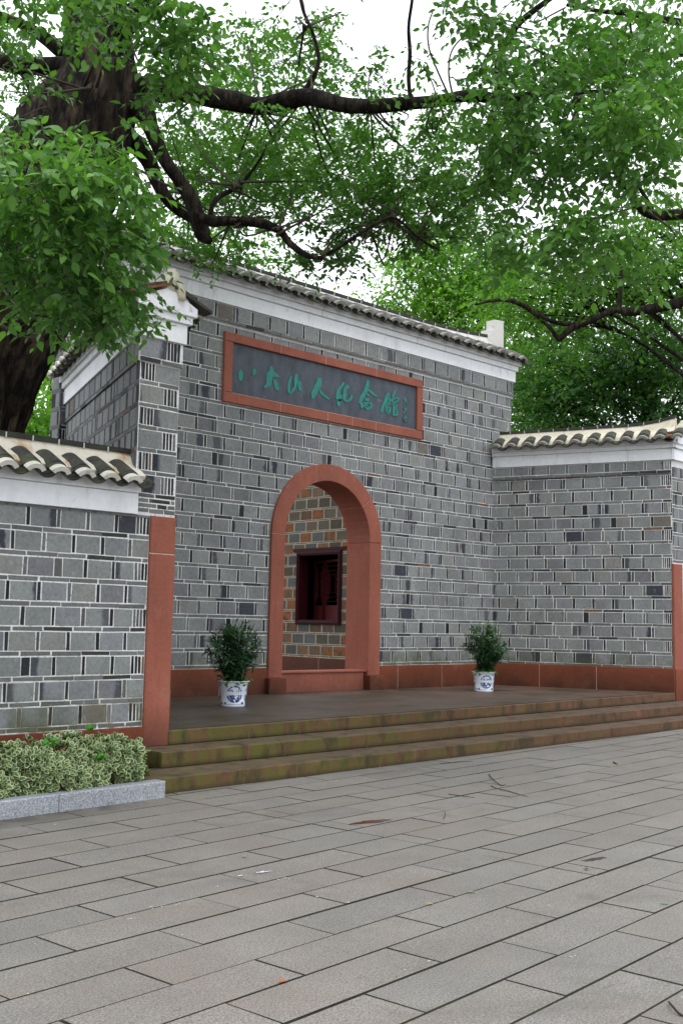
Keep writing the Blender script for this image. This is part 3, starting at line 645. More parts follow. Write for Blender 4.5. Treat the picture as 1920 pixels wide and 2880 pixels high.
# ------------------------------------------------------------------ splayed wings
def gable_cap(parent, x0, x1, y, zb, dz=0):
    Fg = Frame((x0, y), (x1, y)); W = Fg.L
    for p, a, b, nm in ((.05, zb, zb + .215, 'fascia'), (.09, zb + .218, zb + .298, 'ledge')):
        mb = MB(); fbox(mb, Fg, -p + .0, W + p, -.09, p, a, b, bev=.005); link(nm, mb.mesh(nm), [WHITE], parent)
    mb = MB(); p = .125; prism(mb, Fg, [(-p, zb + .30), (W + p, zb + .30), (W + p, zb + .385), (W * .52, zb + .56), (-p, zb + .385)], -.1, p, 0, .006); link('gable', mb.mesh('gable'), [WHITE], parent)
    for s in (-1, 1):   # flat tiles along the verge and the rounded eave end
        mb = MB(); ux = W + p + .17 if s > 0 else -p - .17
        prism(mb, Fg, ([(W * .5, zb + .575), (ux, zb + .375), (ux, zb + .405), (W * .5, zb + .605)])[::-1 if s > 0 else 1], -.25, p + .035, 0, .003); link('verge_tile', mb.mesh('verge_tile'), [TILE if s > 0 else TILE_BROWN], parent)
        mb = MB(); prism(mb, Fg, ([(W * .5, zb + .607), (W * .5 + s * .36, zb + .485), (W * .5 + s * .36, zb + .51), (W * .5, zb + .632)])[::-1 if s > 0 else 1], -.25, p + .01, 0, .003); link('verge_tile', mb.mesh('verge_tile'), [TILE], parent)
    # rounded plaster horn that ends the ridge
    mb = MB(); pts = [Fg.pt(W * .5 + .0, -.10, zb + .50), Fg.pt(W * .5 + .03, .02, zb + .58), Fg.pt(W * .5 + .04, .08, zb + .68), Fg.pt(W * .5 + .02, .10, zb + .77)]
    pp, rr = smooth_path(pts, [.10, .125, .105, .05], 4); tube(mb, pp, rr, 12, 0, .25, 3); pts = [Fg.pt(W * .5 + .06, .07, zb + .66), Fg.pt(W * .5 + .13, .12, zb + .56), Fg.pt(W * .5 + .15, .13, zb + .44)]; pp, rr = smooth_path(pts, [.07, .06, .045], 3); tube(mb, pp, rr, 9, 0, .2, 4)
    link('ridge_horn', mb.mesh('ridge_horn', True), [CREAM_R], parent)
TILE_BROWN = plain('brown_tile', (.17, .07, .035), .8, 20, .4)

rw = thing('wing_wall', 'splayed grey brick wing wall right of the arch with cream tiled coping', 'wall')
solid('mortar', [(17.04, 13.44), (18.24, 10.19), (18.76, 10.19), (17.6, 13.44)], 0, 5.15, [MORTAR], rw)
FR = Frame((17.04, 13.44), (18.24, 10.19)); NW = 15; ZLW = Z0 + NW * T
FRx = 0
items = rows(FR.L, Z0, 14, T, PF * 1.0, HZ, CZ, MW, quoin='Rr', qw=.15, shift=.3)
lay(rw, FR, items, BRICK, limit=300)
FR2 = Frame(FR.pt(0, .02, 0)[:2], FR.pt(FR.L, .02, 0)[:2]); zl = Z0 + 14 * T
mb = MB(); fbox(mb, FR2, 0, FR2.L, -.04, 0, zl + .03, 4.75); link('mortar_band', mb.mesh('mortar_band'), [MORTAR], rw)
it = []; x = -.1
while x < FR2.L: it.append(('c', max(0, x) + MW / 2, min(FR2.L, x + .33) - MW / 2, zl + .036, zl + .085)); x += .33
it2 = []; x = -.2
while x < FR2.L: it2.append(('c', max(0, x) + MW / 2, min(FR2.L, x + .33) - MW / 2, zl + .004, zl + .034)); x += .33
lay(rw, FR2, it, BRICK, singles=(), proud=.022, stuffname='string_course_brick'); lay(rw, FR, it2, BRICK, singles=(), stuffname='string_course_brick')
lay(rw, FR2, [i for i in rows(FR2.L, zl + .04, 1, 4.745 - zl - .04, PF, HZ, .055, MW, quoin='R', qw=.13) if i[0] != 'c'], BRICK, singles=(), stuffname='top_row_brick')
base_course(rw, FR, .03, FR.L, .02, .885, .028, RED_BASE, [.95, 2.05])
TS_W = tile_set(.225, TILE, TILE, ENDGREY)
coping(rw, FR, 4.755, .215, [(.09, 4.973, 5.048), (.13, 5.051, 5.125)], .29, 5.125, .26, 5.50, .318, .1, 0, .12, tiles=TS_W, up=.11, upd=.04, cream=CREAM_R, ue0=0.02, ue1=FR.L + .2, r0=.0, r1=FR.L + .05, zrf=lambda u: 5.47 + .09 * max(0, (u - 2.6) / .8) ** 2)
FE = Frame((18.24, 10.19), (18.76, 10.19))
lay(rw, FE, rows(FE.L, 2.83, 7, T, PF, HZ, CZ, MW, quoin='L', qw=.17), BRICK, singles=(), stuffname='pier_brick')
mb = MB(); fbox(mb, FE, 0, .52, -.1, .02, 2.83, 2.9); 
gable_cap(rw, 18.24, 18.76, 10.19, 4.755)
mb = MB(); fbox(mb, FE, -.012, .31, -.30, .03, .0, 2.81, bev=.012); link('corner_post', mb.mesh('corner_post'), [RED], rw)
mb = MB(); fbox(mb, FE, -.01, .6, -.28, .045, .0, .88, bev=.008); link('base_stone', mb.mesh('base_stone'), [RED_LOW], rw)

lw = thing('wing_wall', 'shaded outer wing wall left of the arch ending in a white gabled pier', 'wall')
solid('mortar', [(6.13, 9.50), (6.63, 9.50), (8.05, 13.44), (7.50, 13.44)], 2.665, 4.95, [MORTAR], lw); solid('mortar', [(6.15, 9.56), (6.61, 9.56), (8.05, 13.43), (7.50, 13.43)], 0, 2.664, [MORTAR], lw)
FO = Frame((7.50, 13.44), (6.13, 9.50)); FI = Frame((6.63, 9.50), (8.05, 13.44)); FN = Frame((6.13, 9.50), (6.63, 9.50)); TL = .2384
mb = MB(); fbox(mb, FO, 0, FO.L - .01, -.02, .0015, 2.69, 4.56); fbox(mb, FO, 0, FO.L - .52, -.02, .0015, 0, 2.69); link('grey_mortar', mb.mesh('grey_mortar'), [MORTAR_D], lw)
lay(lw, FO, [i for i in rows(FO.L, 4.30 - 16 * TL, 16, TL, .30, .04, .05, .010, quoin='R', qw=.10) if i[3] > 2.72 or i[2] < FO.L - .52], BRICK, limit=300)
FO2 = Frame(FO.pt(0, .02, 0)[:2], FO.pt(FO.L, .02, 0)[:2])
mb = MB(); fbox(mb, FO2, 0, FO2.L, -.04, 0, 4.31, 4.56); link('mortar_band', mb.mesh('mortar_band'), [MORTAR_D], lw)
lay(lw, FO2, [i for i in rows(FO2.L, 4.30, 1, .258, .33, .036, .052, .010)], BRICK, singles=(), stuffname='top_row_brick')
lay(lw, FI, rows(FI.L, Z0, 14, T, PF, HZ, CZ, MW), BRICK, singles=(), stuffname='inner_brick')
base_course(lw, FI, .0, FI.L, .02, .866, .028, RED_BASE, [1.3, 2.6])
# pier front: alternating panel + thin headers, thin courses at its foot
it = []
for k in range(3): 
    zz = 2.705 + k * .052; xs = [0, .17 + .1 * (k % 2), .36 + .04 * k, .5]
    it += [('c', a + MW / 2, b - MW / 2, zz + MW / 2, zz + .052 - MW / 2) for a, b in zip(xs, xs[1:])]
for r in range(6):
    zb = 2.865 + r * TL
    for a, b in ((0, .24), (.24, .5)): it.append(('c', a + MW / 2, b - MW / 2, zb + MW / 2, zb + .048 - MW / 2))
    z0_, z1_ = zb + .048 + MW / 2, zb + TL - MW / 2
    hs = [(.31 + i * .042, .31 + (i + 1) * .042) for i in range(4)] if r % 2 == 0 else [(.025 + i * .04, .025 + (i + 1) * .04) for i in range(4)]
    it.append(('f', MW / 2, .31 - MW / 2, z0_, z1_) if r % 2 == 0 else ('f', .185 + MW / 2, .5 - MW / 3, z0_, z1_))
    it += [('h', a + MW * .5, b - MW * .5, z0_, z1_) for a, b in hs]
_st = random.getstate(); random.seed(5); lay(lw, FN, it, BRICK, singles=('f', 'h', 'c')); random.setstate(_st)
FN2 = Frame((6.11, 9.48), (6.65, 9.48)); mb = MB(); fbox(mb, FN2, 0, FN2.L, -.03, 0, 4.30, 4.56); link('mortar_band', mb.mesh('mortar_band'), [MORTAR], lw)
lay(lw, FN2, [('c', .005, .26, 4.303, 4.345), ('c', .272, .535, 4.303, 4.345), ('f', .005, .33, 4.358, 4.553)] + [('h', .335 + i * .042 + .006, .335 + (i + 1) * .042 - .004, 4.358, 4.553) for i in range(4)], BRICK, singles=('f', 'h', 'c'))
TS_L = tile_set(.215, TILE, TILE, ENDCAP)
coping(lw, FO, 4.563, .215, [(.09, 4.781, 4.861), (.125, 4.864, 4.95)], .27, 4.94, .255, 5.20, .30, .1, 0, .0, tiles=TS_L, up=.09, upd=.04, cream=CREAM2, ue0=0.02, ue1=FO.L + .02, r0=.0, r1=FO.L - .05)
coping(lw, FI, 4.563, .215, [(.09, 4.781, 4.861), (.125, 4.864, 4.95)], .27, 4.94, .255, 5.20, .30, .1, 0, .0, tiles=TS_L, up=.09, upd=.04, cream=CREAM2, ue0=.1, ue1=FI.L - .3, r0=.2, r1=FI.L, double=False)
gable_cap(lw, 6.13, 6.63, 9.50, 4.563)
mb = MB(); fbox(mb, FN, .19, .505, -.3, .03, .30, 2.285, bev=.01); fbox(mb, FN, .19, .505, -.3, .03, 2.29, 2.68, bev=.01); link('corner_post', mb.mesh('corner_post'), [RED], lw)
mb = MB(); fbox(mb, FN, .185, .50, -.3, .024, 2.282, 2.294); link('joint', mb.mesh('joint'), [JOINT], lw)

# ------------------------------------------------------------------ low garden walls
gw = thing('garden_wall', 'low grey brick garden wall with cream tiled coping behind the shrub bed', 'wall')
G = Frame((-2.0, 9.50), (6.318, 9.50)); solid('mortar', [(-2, 9.50), (6.125, 9.50), (6.125, 9.95), (-2, 9.95)], 0, 2.9, [MORTAR], gw); solid('mortar', [(6.125, 9.50), (6.318, 9.50), (6.318, 9.555), (6.125, 9.555)], 0, 2.66, [MORTAR], gw)
def quo(items): return items
z0g = 2.66 - 9 * TL   # .5144
lay(gw, G, rows(G.L, z0g, 9, TL, .3235, .046, .052, .0135, quoin='R', qw=.165, shift=.40), BRICK_L, singles=('f', 'h', 'c'), limit=300)
base_course(gw, G, 0, G.L + .02, -.02, .510, .022, RED_LOW, [1.3, 2.6, 3.9, 5.2, 6.4, 7.3])
G2 = Frame((-2.0, 9.50), (6.14, 9.50)); TS_G = tile_set(.205, TILE, TILE, ENDCAP)
coping(gw, G2, 2.678, .215, [(.095, 2.896, 3.0)], .26, 2.985, .225, 3.33, .273, .03, 0, .0, tiles=TS_G, up=.10, upd=.07, cream=CREAM, ue0=0, ue1=6.12 + 2.0, r0=0, r1=G2.L + .02, rl=.278)
mb = MB(); fbox(mb, G, 0, G.L, -.02, .012, 2.652, 2.677); link('mortar_bead', mb.mesh('mortar_bead'), [MORTAR_D], gw)
gr = thing('garden_wall', 'low brick garden wall that continues right of the red corner post', 'wall')
GR = Frame((18.77, 10.19), (27.0, 10.6)); solid('mortar', [(18.77, 10.19), (27, 10.6), (27, 11.05), (18.77, 10.64)], 0, 3.0, [MORTAR], gr)
lay(gr, GR, rows(GR.L, .60, 9, .2384, .33, .046, .052, .0135), BRICK_L, limit=300)
base_course(gr, GR, 0, GR.L, -.02, .595, .022, RED_LOW, [1.3, 2.6, 3.9, 5.2, 6.4, 7.3])
coping(gr, GR, 2.77, .215, [(.095, 2.988, 3.09)], .26, 3.075, .225, 3.42, .273, .03, 0, .0, tiles=TS_G, up=.10, upd=.07, cream=CREAM_R, ue0=0, ue1=GR.L, r0=0, r1=GR.L, rl=.278)
# ------------------------------------------------------------------ courtyard wall seen through the arch
RED_SHADED = redstone('red_sandstone_painted_shade', (.10, .028, .016), (.3, 1.1)); SHUT = plain('shutter_lacquer', (.065, .010, .012), .5, 10, .25, spec=.2)  # darker copy of the red stone carries the courtyard's shade in its colour
iw = thing('courtyard_wall', 'rusty orange and grey brick courtyard wall seen through the arch', 'wall')
FW = Frame((16.6, 22.0), (16.6, 14.02)); U = lambda y: 22.0 - y
mb = MB(); wy0, wy1, wz0, wz1 = U(18.80), U(17.30), 1.60, 3.20
for p in ([(0, 0), (wy0, 0), (wy0, 5), (0, 5)], [(wy1, 0), (FW.L, 0), (FW.L, 5), (wy1, 5)], [(wy0, 0), (wy1, 0), (wy1, wz0), (wy0, wz0)], [(wy0, wz1), (wy1, wz1), (wy1, 5), (wy0, 5)]): prism(mb, FW, p, -.3, 0)
link('mortar', mb.mesh('mortar'), [MORTAR_I], iw)
wskip = lambda a, b, z0, z1: False
its = []
for kind, a, b, z0, z1 in rows(FW.L, .83, 16, .2576, .405, .012, .035, .018, 'in'):
    if kind == 'h': continue
    if z1 > wz0 + .02 and z0 < wz1 - .02 and b > wy0 and a < wy1:
        if a < wy0 - .03: its.append((kind, a, wy0, z0, z1))
        if b > wy1 + .03: its.append((kind, wy1, b, z0, z1))
    elif U(20.5) < a < U(14.5) or True: its.append((kind, a, b, z0, z1))
lay(iw, FW, its, BRICK_IN, style='in', limit=300)
base_course(iw, FW, 0, FW.L, .4, .815, .02, RED_SHADED, [2, 4, 6])
win = thing('lattice_window', 'dark red framed window with open lattice shutters seen through the arch', 'window', (16.6, 18.05, 1.6)); WI = Matrix.Translation((-16.6, -18.05, -1.6))
def wlink(nm, mb, m, par=win):
    o = link(nm, mb.mesh(nm), [m], par)
    if par is win: o.matrix_parent_inverse = WI
    return o
def rectframe(mb, fr, u0, u1, z0, z1, w, d0, d1, bev=.008):
    for a, b, c, d in ((u0, u1, z0, z0 + w), (u0, u1, z1 - w, z1), (u0, u0 + w, z0 + w + .001, z1 - w - .001), (u1 - w, u1, z0 + w + .001, z1 - w - .001)): fbox(mb, fr, a, b, d0, d1, c, d, bev=bev)
mb = MB(); rectframe(mb, FW, wy0, wy1, wz0 - .04, wz1 + .03, .10, -.25, .05); rectframe(mb, FW, wy0 + .03, wy1 - .03, wz0 - .01, wz1 + .0, .035, .04, .075, .006); wlink('window_frame', mb, DARKRED)
mb = MB(); fbox(mb, FW, wy0 - .14, wy1 + .14, -.1, .035, wz1 + .032, wz1 + .10, bev=.006); wlink('lintel', mb, DARKRED)
mb = MB(); X0, X1 = 16.85, 18.6
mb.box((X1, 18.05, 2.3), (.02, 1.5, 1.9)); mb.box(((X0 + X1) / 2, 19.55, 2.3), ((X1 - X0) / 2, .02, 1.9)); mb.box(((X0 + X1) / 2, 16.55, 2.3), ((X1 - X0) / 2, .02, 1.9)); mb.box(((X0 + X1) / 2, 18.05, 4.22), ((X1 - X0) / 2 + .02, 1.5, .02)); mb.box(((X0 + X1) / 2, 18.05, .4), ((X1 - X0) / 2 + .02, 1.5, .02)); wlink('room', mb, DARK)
FS = Frame((16.76, 17.42), (17.30, 19.1))     # shutter leaf standing open inside
for (sa, sb, nm) in ((.15, .95, 'shutter'), (1.0, 1.55, 'shutter')):
    mb = MB(); rectframe(mb, FS, sa, sb, 1.60, 3.05, .06, -.02, .02, .004)
    fbox(mb, FS, sa + .06, sb - .06, -.015, .015, 1.95, 2.0); fbox(mb, FS, sa + .06, sb - .06, -.006, .006, 1.66, 1.95)
    ua, ub = sa + .06, sb - .06
    for k, t_ in enumerate((.06, .13, .20)):
        if ub - ua > 2 * t_ + .05: rectframe(mb, FS, ua + t_, ub - t_, 2.0 + t_ * 1.4, 2.99 - t_ * 1.4, .014, -.01, .01, .002)
    for z in (2.12, 2.26, 2.42, 2.58, 2.74, 2.88): fbox(mb, FS, ua, ua + .14, -.008, .008, z, z + .013); fbox(mb, FS, ub - .14, ub, -.008, .008, z + .03, z + .043)
    wlink(nm, mb, SHUT)
# ------------------------------------------------------------------ foliage helpers
def leaf_mat(name, top, rough=.45, trans=.35, spec=.4, var=.35, edge=None, tip=None):
    t = NT(name, rough, spec); a = t.attr('tint'); r = t.math('ADD', a.outputs['Fac'] if False else t.sep(a.outputs['Vector'])[0], t.math('MULTIPLY', t.objrand(), .0))
    lo = tuple(x * (1 - var) for x in top); hi = (min(1, top[0] * (1 + var * 2.0)), min(1, top[1] * (1 + var * 1.25)), top[2] * (1 + var * .6))
    c = t.ramp(r, [(0, lo), (.5, top), (1, hi)])
    e = t.sep(a.outputs['Vector'])[1]
    if edge: c = t.mix(t.ramp(e, [(.55, 0.0), (.72, 1.0)]), c, edge)
    t.base(c)
    tr = t.n('BsdfTranslucent'); tc = t.mix(1.0, c, (1.35, 1.5, .6), 'MULTIPLY'); t.l(tc, tr.inputs['Color'])
    ms = t.n('MixShader'); ms.inputs[0].default_value = trans; o = t.t.nodes['Material Output']; t.l(t.b.outputs[0], ms.inputs[1]); t.l(tr.outputs[0], ms.inputs[2]); t.l(ms.outputs[0], o.inputs[0]); return t.m

LT = {  # leaf templates: verts (x across, y along, z normal), triangles, edge flag
 'camphor': (np.array([(0, 0, 0), (-.20, .16, .035), (-.29, .40, .05), (-.20, .68, .02), (0, 1.02, -.09), (.20, .68, .02), (.29, .40, .05), (.20, .16, .035), (0, .40, 0), (0, .72, -.02)]), [(0, 8, 1), (1, 8, 2), (2, 8, 9), (2, 9, 3), (3, 9, 4), (0, 7, 8), (7, 6, 8), (6, 9, 8), (6, 5, 9), (5, 4, 9)]),
 'small': (np.array([(0, 0, 0), (-.27, .42, .06), (0, 1, -.04), (.27, .42, .06)]), [(0, 3, 2), (0, 2, 1)]),
 'lance': (np.array([(0, 0, 0), (-.095, .35, .02), (-.07, .75, -.03), (0, 1, -.12), (.07, .75, -.03), (.095, .35, .02)]), [(0, 5, 1), (1, 5, 4), (1, 4, 2), (2, 4, 3)]),
 'shrub': (np.array([(0, 0, 0), (-.19, .22, .05), (-.30, .52, .06), (-.20, .84, .03), (0, 1, 0), (.20, .84, .03), (.30, .52, .06), (.19, .22, .05), (0, .3, 0), (0, .75, -.01)]), [(0, 8, 1), (1, 8, 2), (2, 8, 9), (2, 9, 3), (3, 9, 4), (0, 7, 8), (7, 6, 8), (6, 9, 8), (6, 5, 9), (5, 4, 9)]),
 'round': (np.array([(0, 0, 0), (-.35, .25, .03), (-.42, .6, .0), (0, 1, -.03), (.42, .6, .0), (.35, .25, .03)]), [(0, 5, 1), (1, 5, 4), (1, 4, 2), (2, 4, 3)]),
}
def norm(a): return a / np.maximum(1e-9, np.linalg.norm(a, axis=-1, keepdims=True))
def leaf_arrays(kind, O, D, Nn, size, tone):
    V, Fc = LT[kind]; D = norm(D); S = norm(np.cross(D, Nn)); Z = np.cross(S, D); m = len(O)
    P = O[:, None, :] + size[:, None, None] * (V[None, :, 0, None] * S[:, None, :] + V[None, :, 1, None] * D[:, None, :] + V[None, :, 2, None] * Z[:, None, :])
    Fa = np.array(Fc); Fx = Fa[None] + (np.arange(m) * len(V))[:, None, None]
    edge = np.ones(len(V)); edge[[i for i in range(len(V)) if abs(V[i, 0]) < 1e-6 and 0 < V[i, 1] < .95]] = 0
    col = np.zeros((m, len(V), 4), np.float32); col[..., 0] = tone[:, None]; col[..., 1] = edge[None]; col[..., 3] = 1
    return P.reshape(-1, 3), Fx.reshape(-1, 3), col.reshape(-1, 4)
def np_mesh(name, V, Fc, col=None):
    me = bpy.data.meshes.new(name); nf, k = Fc.shape
    me.vertices.add(len(V)); me.vertices.foreach_set('co', V.astype(np.float32).ravel())
    me.loops.add(nf * k); me.loops.foreach_set('vertex_index', Fc.astype(np.int32).ravel())
    me.polygons.add(nf); me.polygons.foreach_set('loop_start', np.arange(0, nf * k, k, dtype=np.int32)); me.polygons.foreach_set('loop_total', np.full(nf, k, dtype=np.int32)) if False else None
    me.update(calc_edges=True); me.validate()
    if col is not None:
        a = me.color_attributes.new('tint', 'FLOAT_COLOR', 'POINT'); a.data.foreach_set('color', col.astype(np.float32).ravel())
    return me
_leafmesh = {}
def leaves(parent, kind, mat, O, D, Nn, size, tone, singles=0, name='leaves', sname='leaf'):
    """all leaves of one crown: the `singles` nearest the camera spot are parts of their own, the rest one part"""
    d = np.linalg.norm(O - np.array([0, 0, CAMH]), axis=1); order = np.argsort(d / np.maximum(.001, size)) if singles else np.arange(len(O))
    if singles:
        cu = (O - np.array([0, 0, CAMH])) @ Rw; fr = -cu[:, 2]; ok = (fr > 1) & (np.abs(cu[:, 0]) < fr * .33) & (np.abs(cu[:, 1]) < fr * .49)
        order = np.concatenate([order[ok[order]], order[~ok[order]]])
    one, rest = order[:singles], order[singles:]
    V, Fc = LT[kind]
    for i in one:
        dd = norm(D[i]); s = norm(np.cross(dd, Nn[i])); z = np.cross(s, dd); key = (kind, mat.name, int(tone[i] * 5))
        if key not in _leafmesh:
            P, Fx, c = leaf_arrays(kind, np.zeros((1, 3)), np.array([[0, 1., 0]]), np.array([[0, 0, 1.]]), np.ones(1), np.array([int(tone[i] * 5) / 5 + .1])); me = np_mesh(sname, P, Fx, c); me.materials.append(mat); _leafmesh[key] = me
        M = Matrix(np.array([[s[0], dd[0], z[0], 0], [s[1], dd[1], z[1], 0], [s[2], dd[2], z[2], 0], [0, 0, 0, 1]]).tolist()) @ Matrix.Scale(float(size[i]), 4); M.translation = Vector(O[i])
        o = link(sname, _leafmesh[key], (), parent, M)
        if parent is not None: o.matrix_parent_inverse = Matrix.Translation(-parent.location)
    if len(rest):
        P, Fx, c = leaf_arrays(kind, O[rest], D[rest], Nn[rest], size[rest], tone[rest]); me = np_mesh(name, P, Fx, c); me.materials.append(mat)
        o = link(name, me, (), parent); tag(o, kind='stuff')
        if parent is not None: o.matrix_parent_inverse = Matrix.Translation(-parent.location)

def rand_in(n, c, r):
    v = rng.normal(size=(n, 3)); v = norm(v) * (rng.random((n, 1)) ** .45); return c + v * r
def sprays(origins, per, slen, lsize, droop=.35, tonebase=.5, tonevar=.25):
    """twigs with alternate leaves; returns leaf arrays and twig segments"""
    n = len(origins); th = rng.random(n) * 2 * np.pi; d = np.stack([np.cos(th), np.sin(th), rng.normal(-.25, .35, n)], 1); d = norm(d)
    L = slen * rng.uniform(.6, 1.3, n); O, D, N, S, Tn = [], [], [], [], []; tw = []
    tone0 = tonebase + rng.normal(0, tonevar * .5, n)
    for k in range(per):
        t = (k + .6) / per; p = origins + d * (L * t)[:, None] + np.array([0, 0, -1]) * (droop * L * t * t)[:, None]
        side = norm(np.cross(d, np.array([0, 0, 1.]))) * (1 if k % 2 else -1); 
        dd = d * .5 + side * .65 + rng.normal(0, .35, (n, 3)) + np.array([0, 0, -.30]); nn = np.array([0, 0, 1.]) + rng.normal(0, .45, (n, 3))
        if k == per - 1: dd = d + np.array([0, 0, -.4]) + rng.normal(0, .2, (n, 3))
        O.append(p + side * .01); D.append(dd); N.append(nn); S.append(lsize * rng.uniform(.45, 1.2, n)); Tn.append(np.clip(tone0 + rng.normal(0, tonevar * .6, n), 0, 1))
    return [np.concatenate(x) for x in (O, D, N, S, Tn)], (origins, d, L, droop)
def twig_mesh(name, tw, r, mat, parent):
    O, d, L, dr = tw; n = len(O); s = norm(np.cross(d, np.array([0, 0, 1.]))); z = np.cross(s, d); V = []; ring = [s, -.5 * s + .87 * z, -.5 * s - .87 * z]
    for t, rr in ((0, r), (.5, r * .8), (1.0, r * .4)):
        c = O + d * (L * t)[:, None] + np.array([0, 0, -1]) * (dr * L * t * t)[:, None]
        for q in ring: V.append(c + q * rr)
    V = np.stack(V, 1).reshape(-1, 3); F_ = []
    for a in (0, 3):
        for k in range(3): F_.append((a + k, a + (k + 1) % 3, a + 3 + (k + 1) % 3, a + 3 + k))
    Fx = np.array(F_)[None] + (np.arange(n) * 9)[:, None, None]; me = np_mesh(name, V, Fx.reshape(-1, 4)); me.materials.append(mat); o = link(name, me, (), parent); tag(o, kind='stuff')
    if parent is not None: o.matrix_parent_inverse = Matrix.Translation(-parent.location)

def bark_mat(name, a, b, c3=None, sc=1.0):
    t = NT(name, .9, .15); uv = t.attr('tuv').outputs['Vector']; mp = t.n('Mapping'); mp.inputs['Scale'].default_value = (9 * sc, 2.6 * sc, 1); t.l(uv, mp.inputs['Vector'])
    f = t.noise(1.6, 6, .68, vec=t.pos(), stretch=(8, 8, 1.5), dist=.35); g = t.noise(9, 4, .6)
    fis = t.ramp(f, [(.42, 0.0), (.5, .35), (.60, 1.0)]); c = t.mix(fis, a, b); c = t.mix(1.0, c, t.ramp(t.noise(1.2, 3, .6), [(.3, .55), (.7, 1.25)]), 'MULTIPLY'); c = t.mix(1.0, c, t.ramp(g, [(.3, .7), (.7, 1.25)]), 'MULTIPLY')
    if c3: c = t.mix(t.ramp(t.noise(2.6, 4, .6, stretch=(1.6, 1.6, .6)), [(.56, 0.0), (.64, .8)]), c, c3)
    t.base(c); t.bump(f, 1.0, .09); return t.m
BARK = bark_mat('camphor_bark', (.004, .0035, .003), (.044, .032, .021), (.10, .074, .050)); BRANCH = bark_mat('limb_bark', (.005, .004, .003), (.042, .032, .023)); TWIG = plain('twig_bark', (.035, .028, .018), .85, 30, .3); GTWIG = plain('green_twig', (.07, .12, .03), .6, 30, .3)

def branch(parent, name, pts, rad, mat=None, seg=10, bump=.16, step=5, inv=True, bs=4):
    pp, rr = smooth_path(pts, rad, step); mb = MB(); tube(mb, pp, rr, seg, 0, bump, bs, uvs=True); o = link(name, mb.mesh(name, True), [mat or BRANCH], parent)
    if parent is not None: o.matrix_parent_inverse = Matrix.Translation(-parent.location)
    return o
def pt(*a): return Vector(P3(*a))
def ppd(r, depth): return r * 1.22449 * depth / 3040      # radius of r image units at a depth, in metres

# ------------------------------------------------------------------ big camphor tree (left, behind the garden wall)
tree = thing('camphor_tree', 'huge leaning camphor tree with thick dark trunk behind the low wall', 'tree', tuple(P3(-190, 1330, 11.3)[:2]) + (0,))
def trunkpts(lst, depth): return [pt(x, y, depth) for x, y, r in lst], [ppd(r, depth) for x, y, r in lst]
tp = [(-215, 1560, 190), (-165, 1300, 160), (-110, 1080, 140), (-80, 940, 134), (-40, 800, 134), (0, 690, 137), (55, 540, 143), (130, 400, 145), (195, 270, 122), (228, 190, 94), (228, 100, 78), (222, 10, 72), (230, -120, 60), (225, -300, 42)]
pts, rad = trunkpts([(x + (4 if y > 800 else 16 if y > 600 else 0), y, r * (1.08 if y > 500 else 1.02)) for x, y, r in tp], 11.3); pp, rr = smooth_path(pts, rad, 9); mb = MB(); tube(mb, pp, rr, 72, 0, 0, 1, uvs=True)
vs2 = []
for i, v in enumerate(mb.v):    # furrowed bark relief
    ring, k = divmod(i, 72); th = k / 72 * 2 * math.pi; acc = mb.uv[i][1]; c = pp[ring]; d = Vector(v) - c; q = Vector((math.cos(th) * 6.5, math.sin(th) * 6.5, acc * .9)); big = noise.noise(Vector((math.cos(th) * 1.3, math.sin(th) * 1.3, acc * .5)))
    rdg = abs(noise.noise(q)) * .6 + abs(noise.noise(q * 2.3)) * .35; vs2.append(tuple(c + d * (1 + .12 * big - .12 + .30 * rdg)))
mb.v = vs2; o = link('trunk', mb.mesh('trunk', True), [BARK], tree); TI = Matrix.Translation(-tree.location); o.matrix_parent_inverse = TI
D0 = 11.3
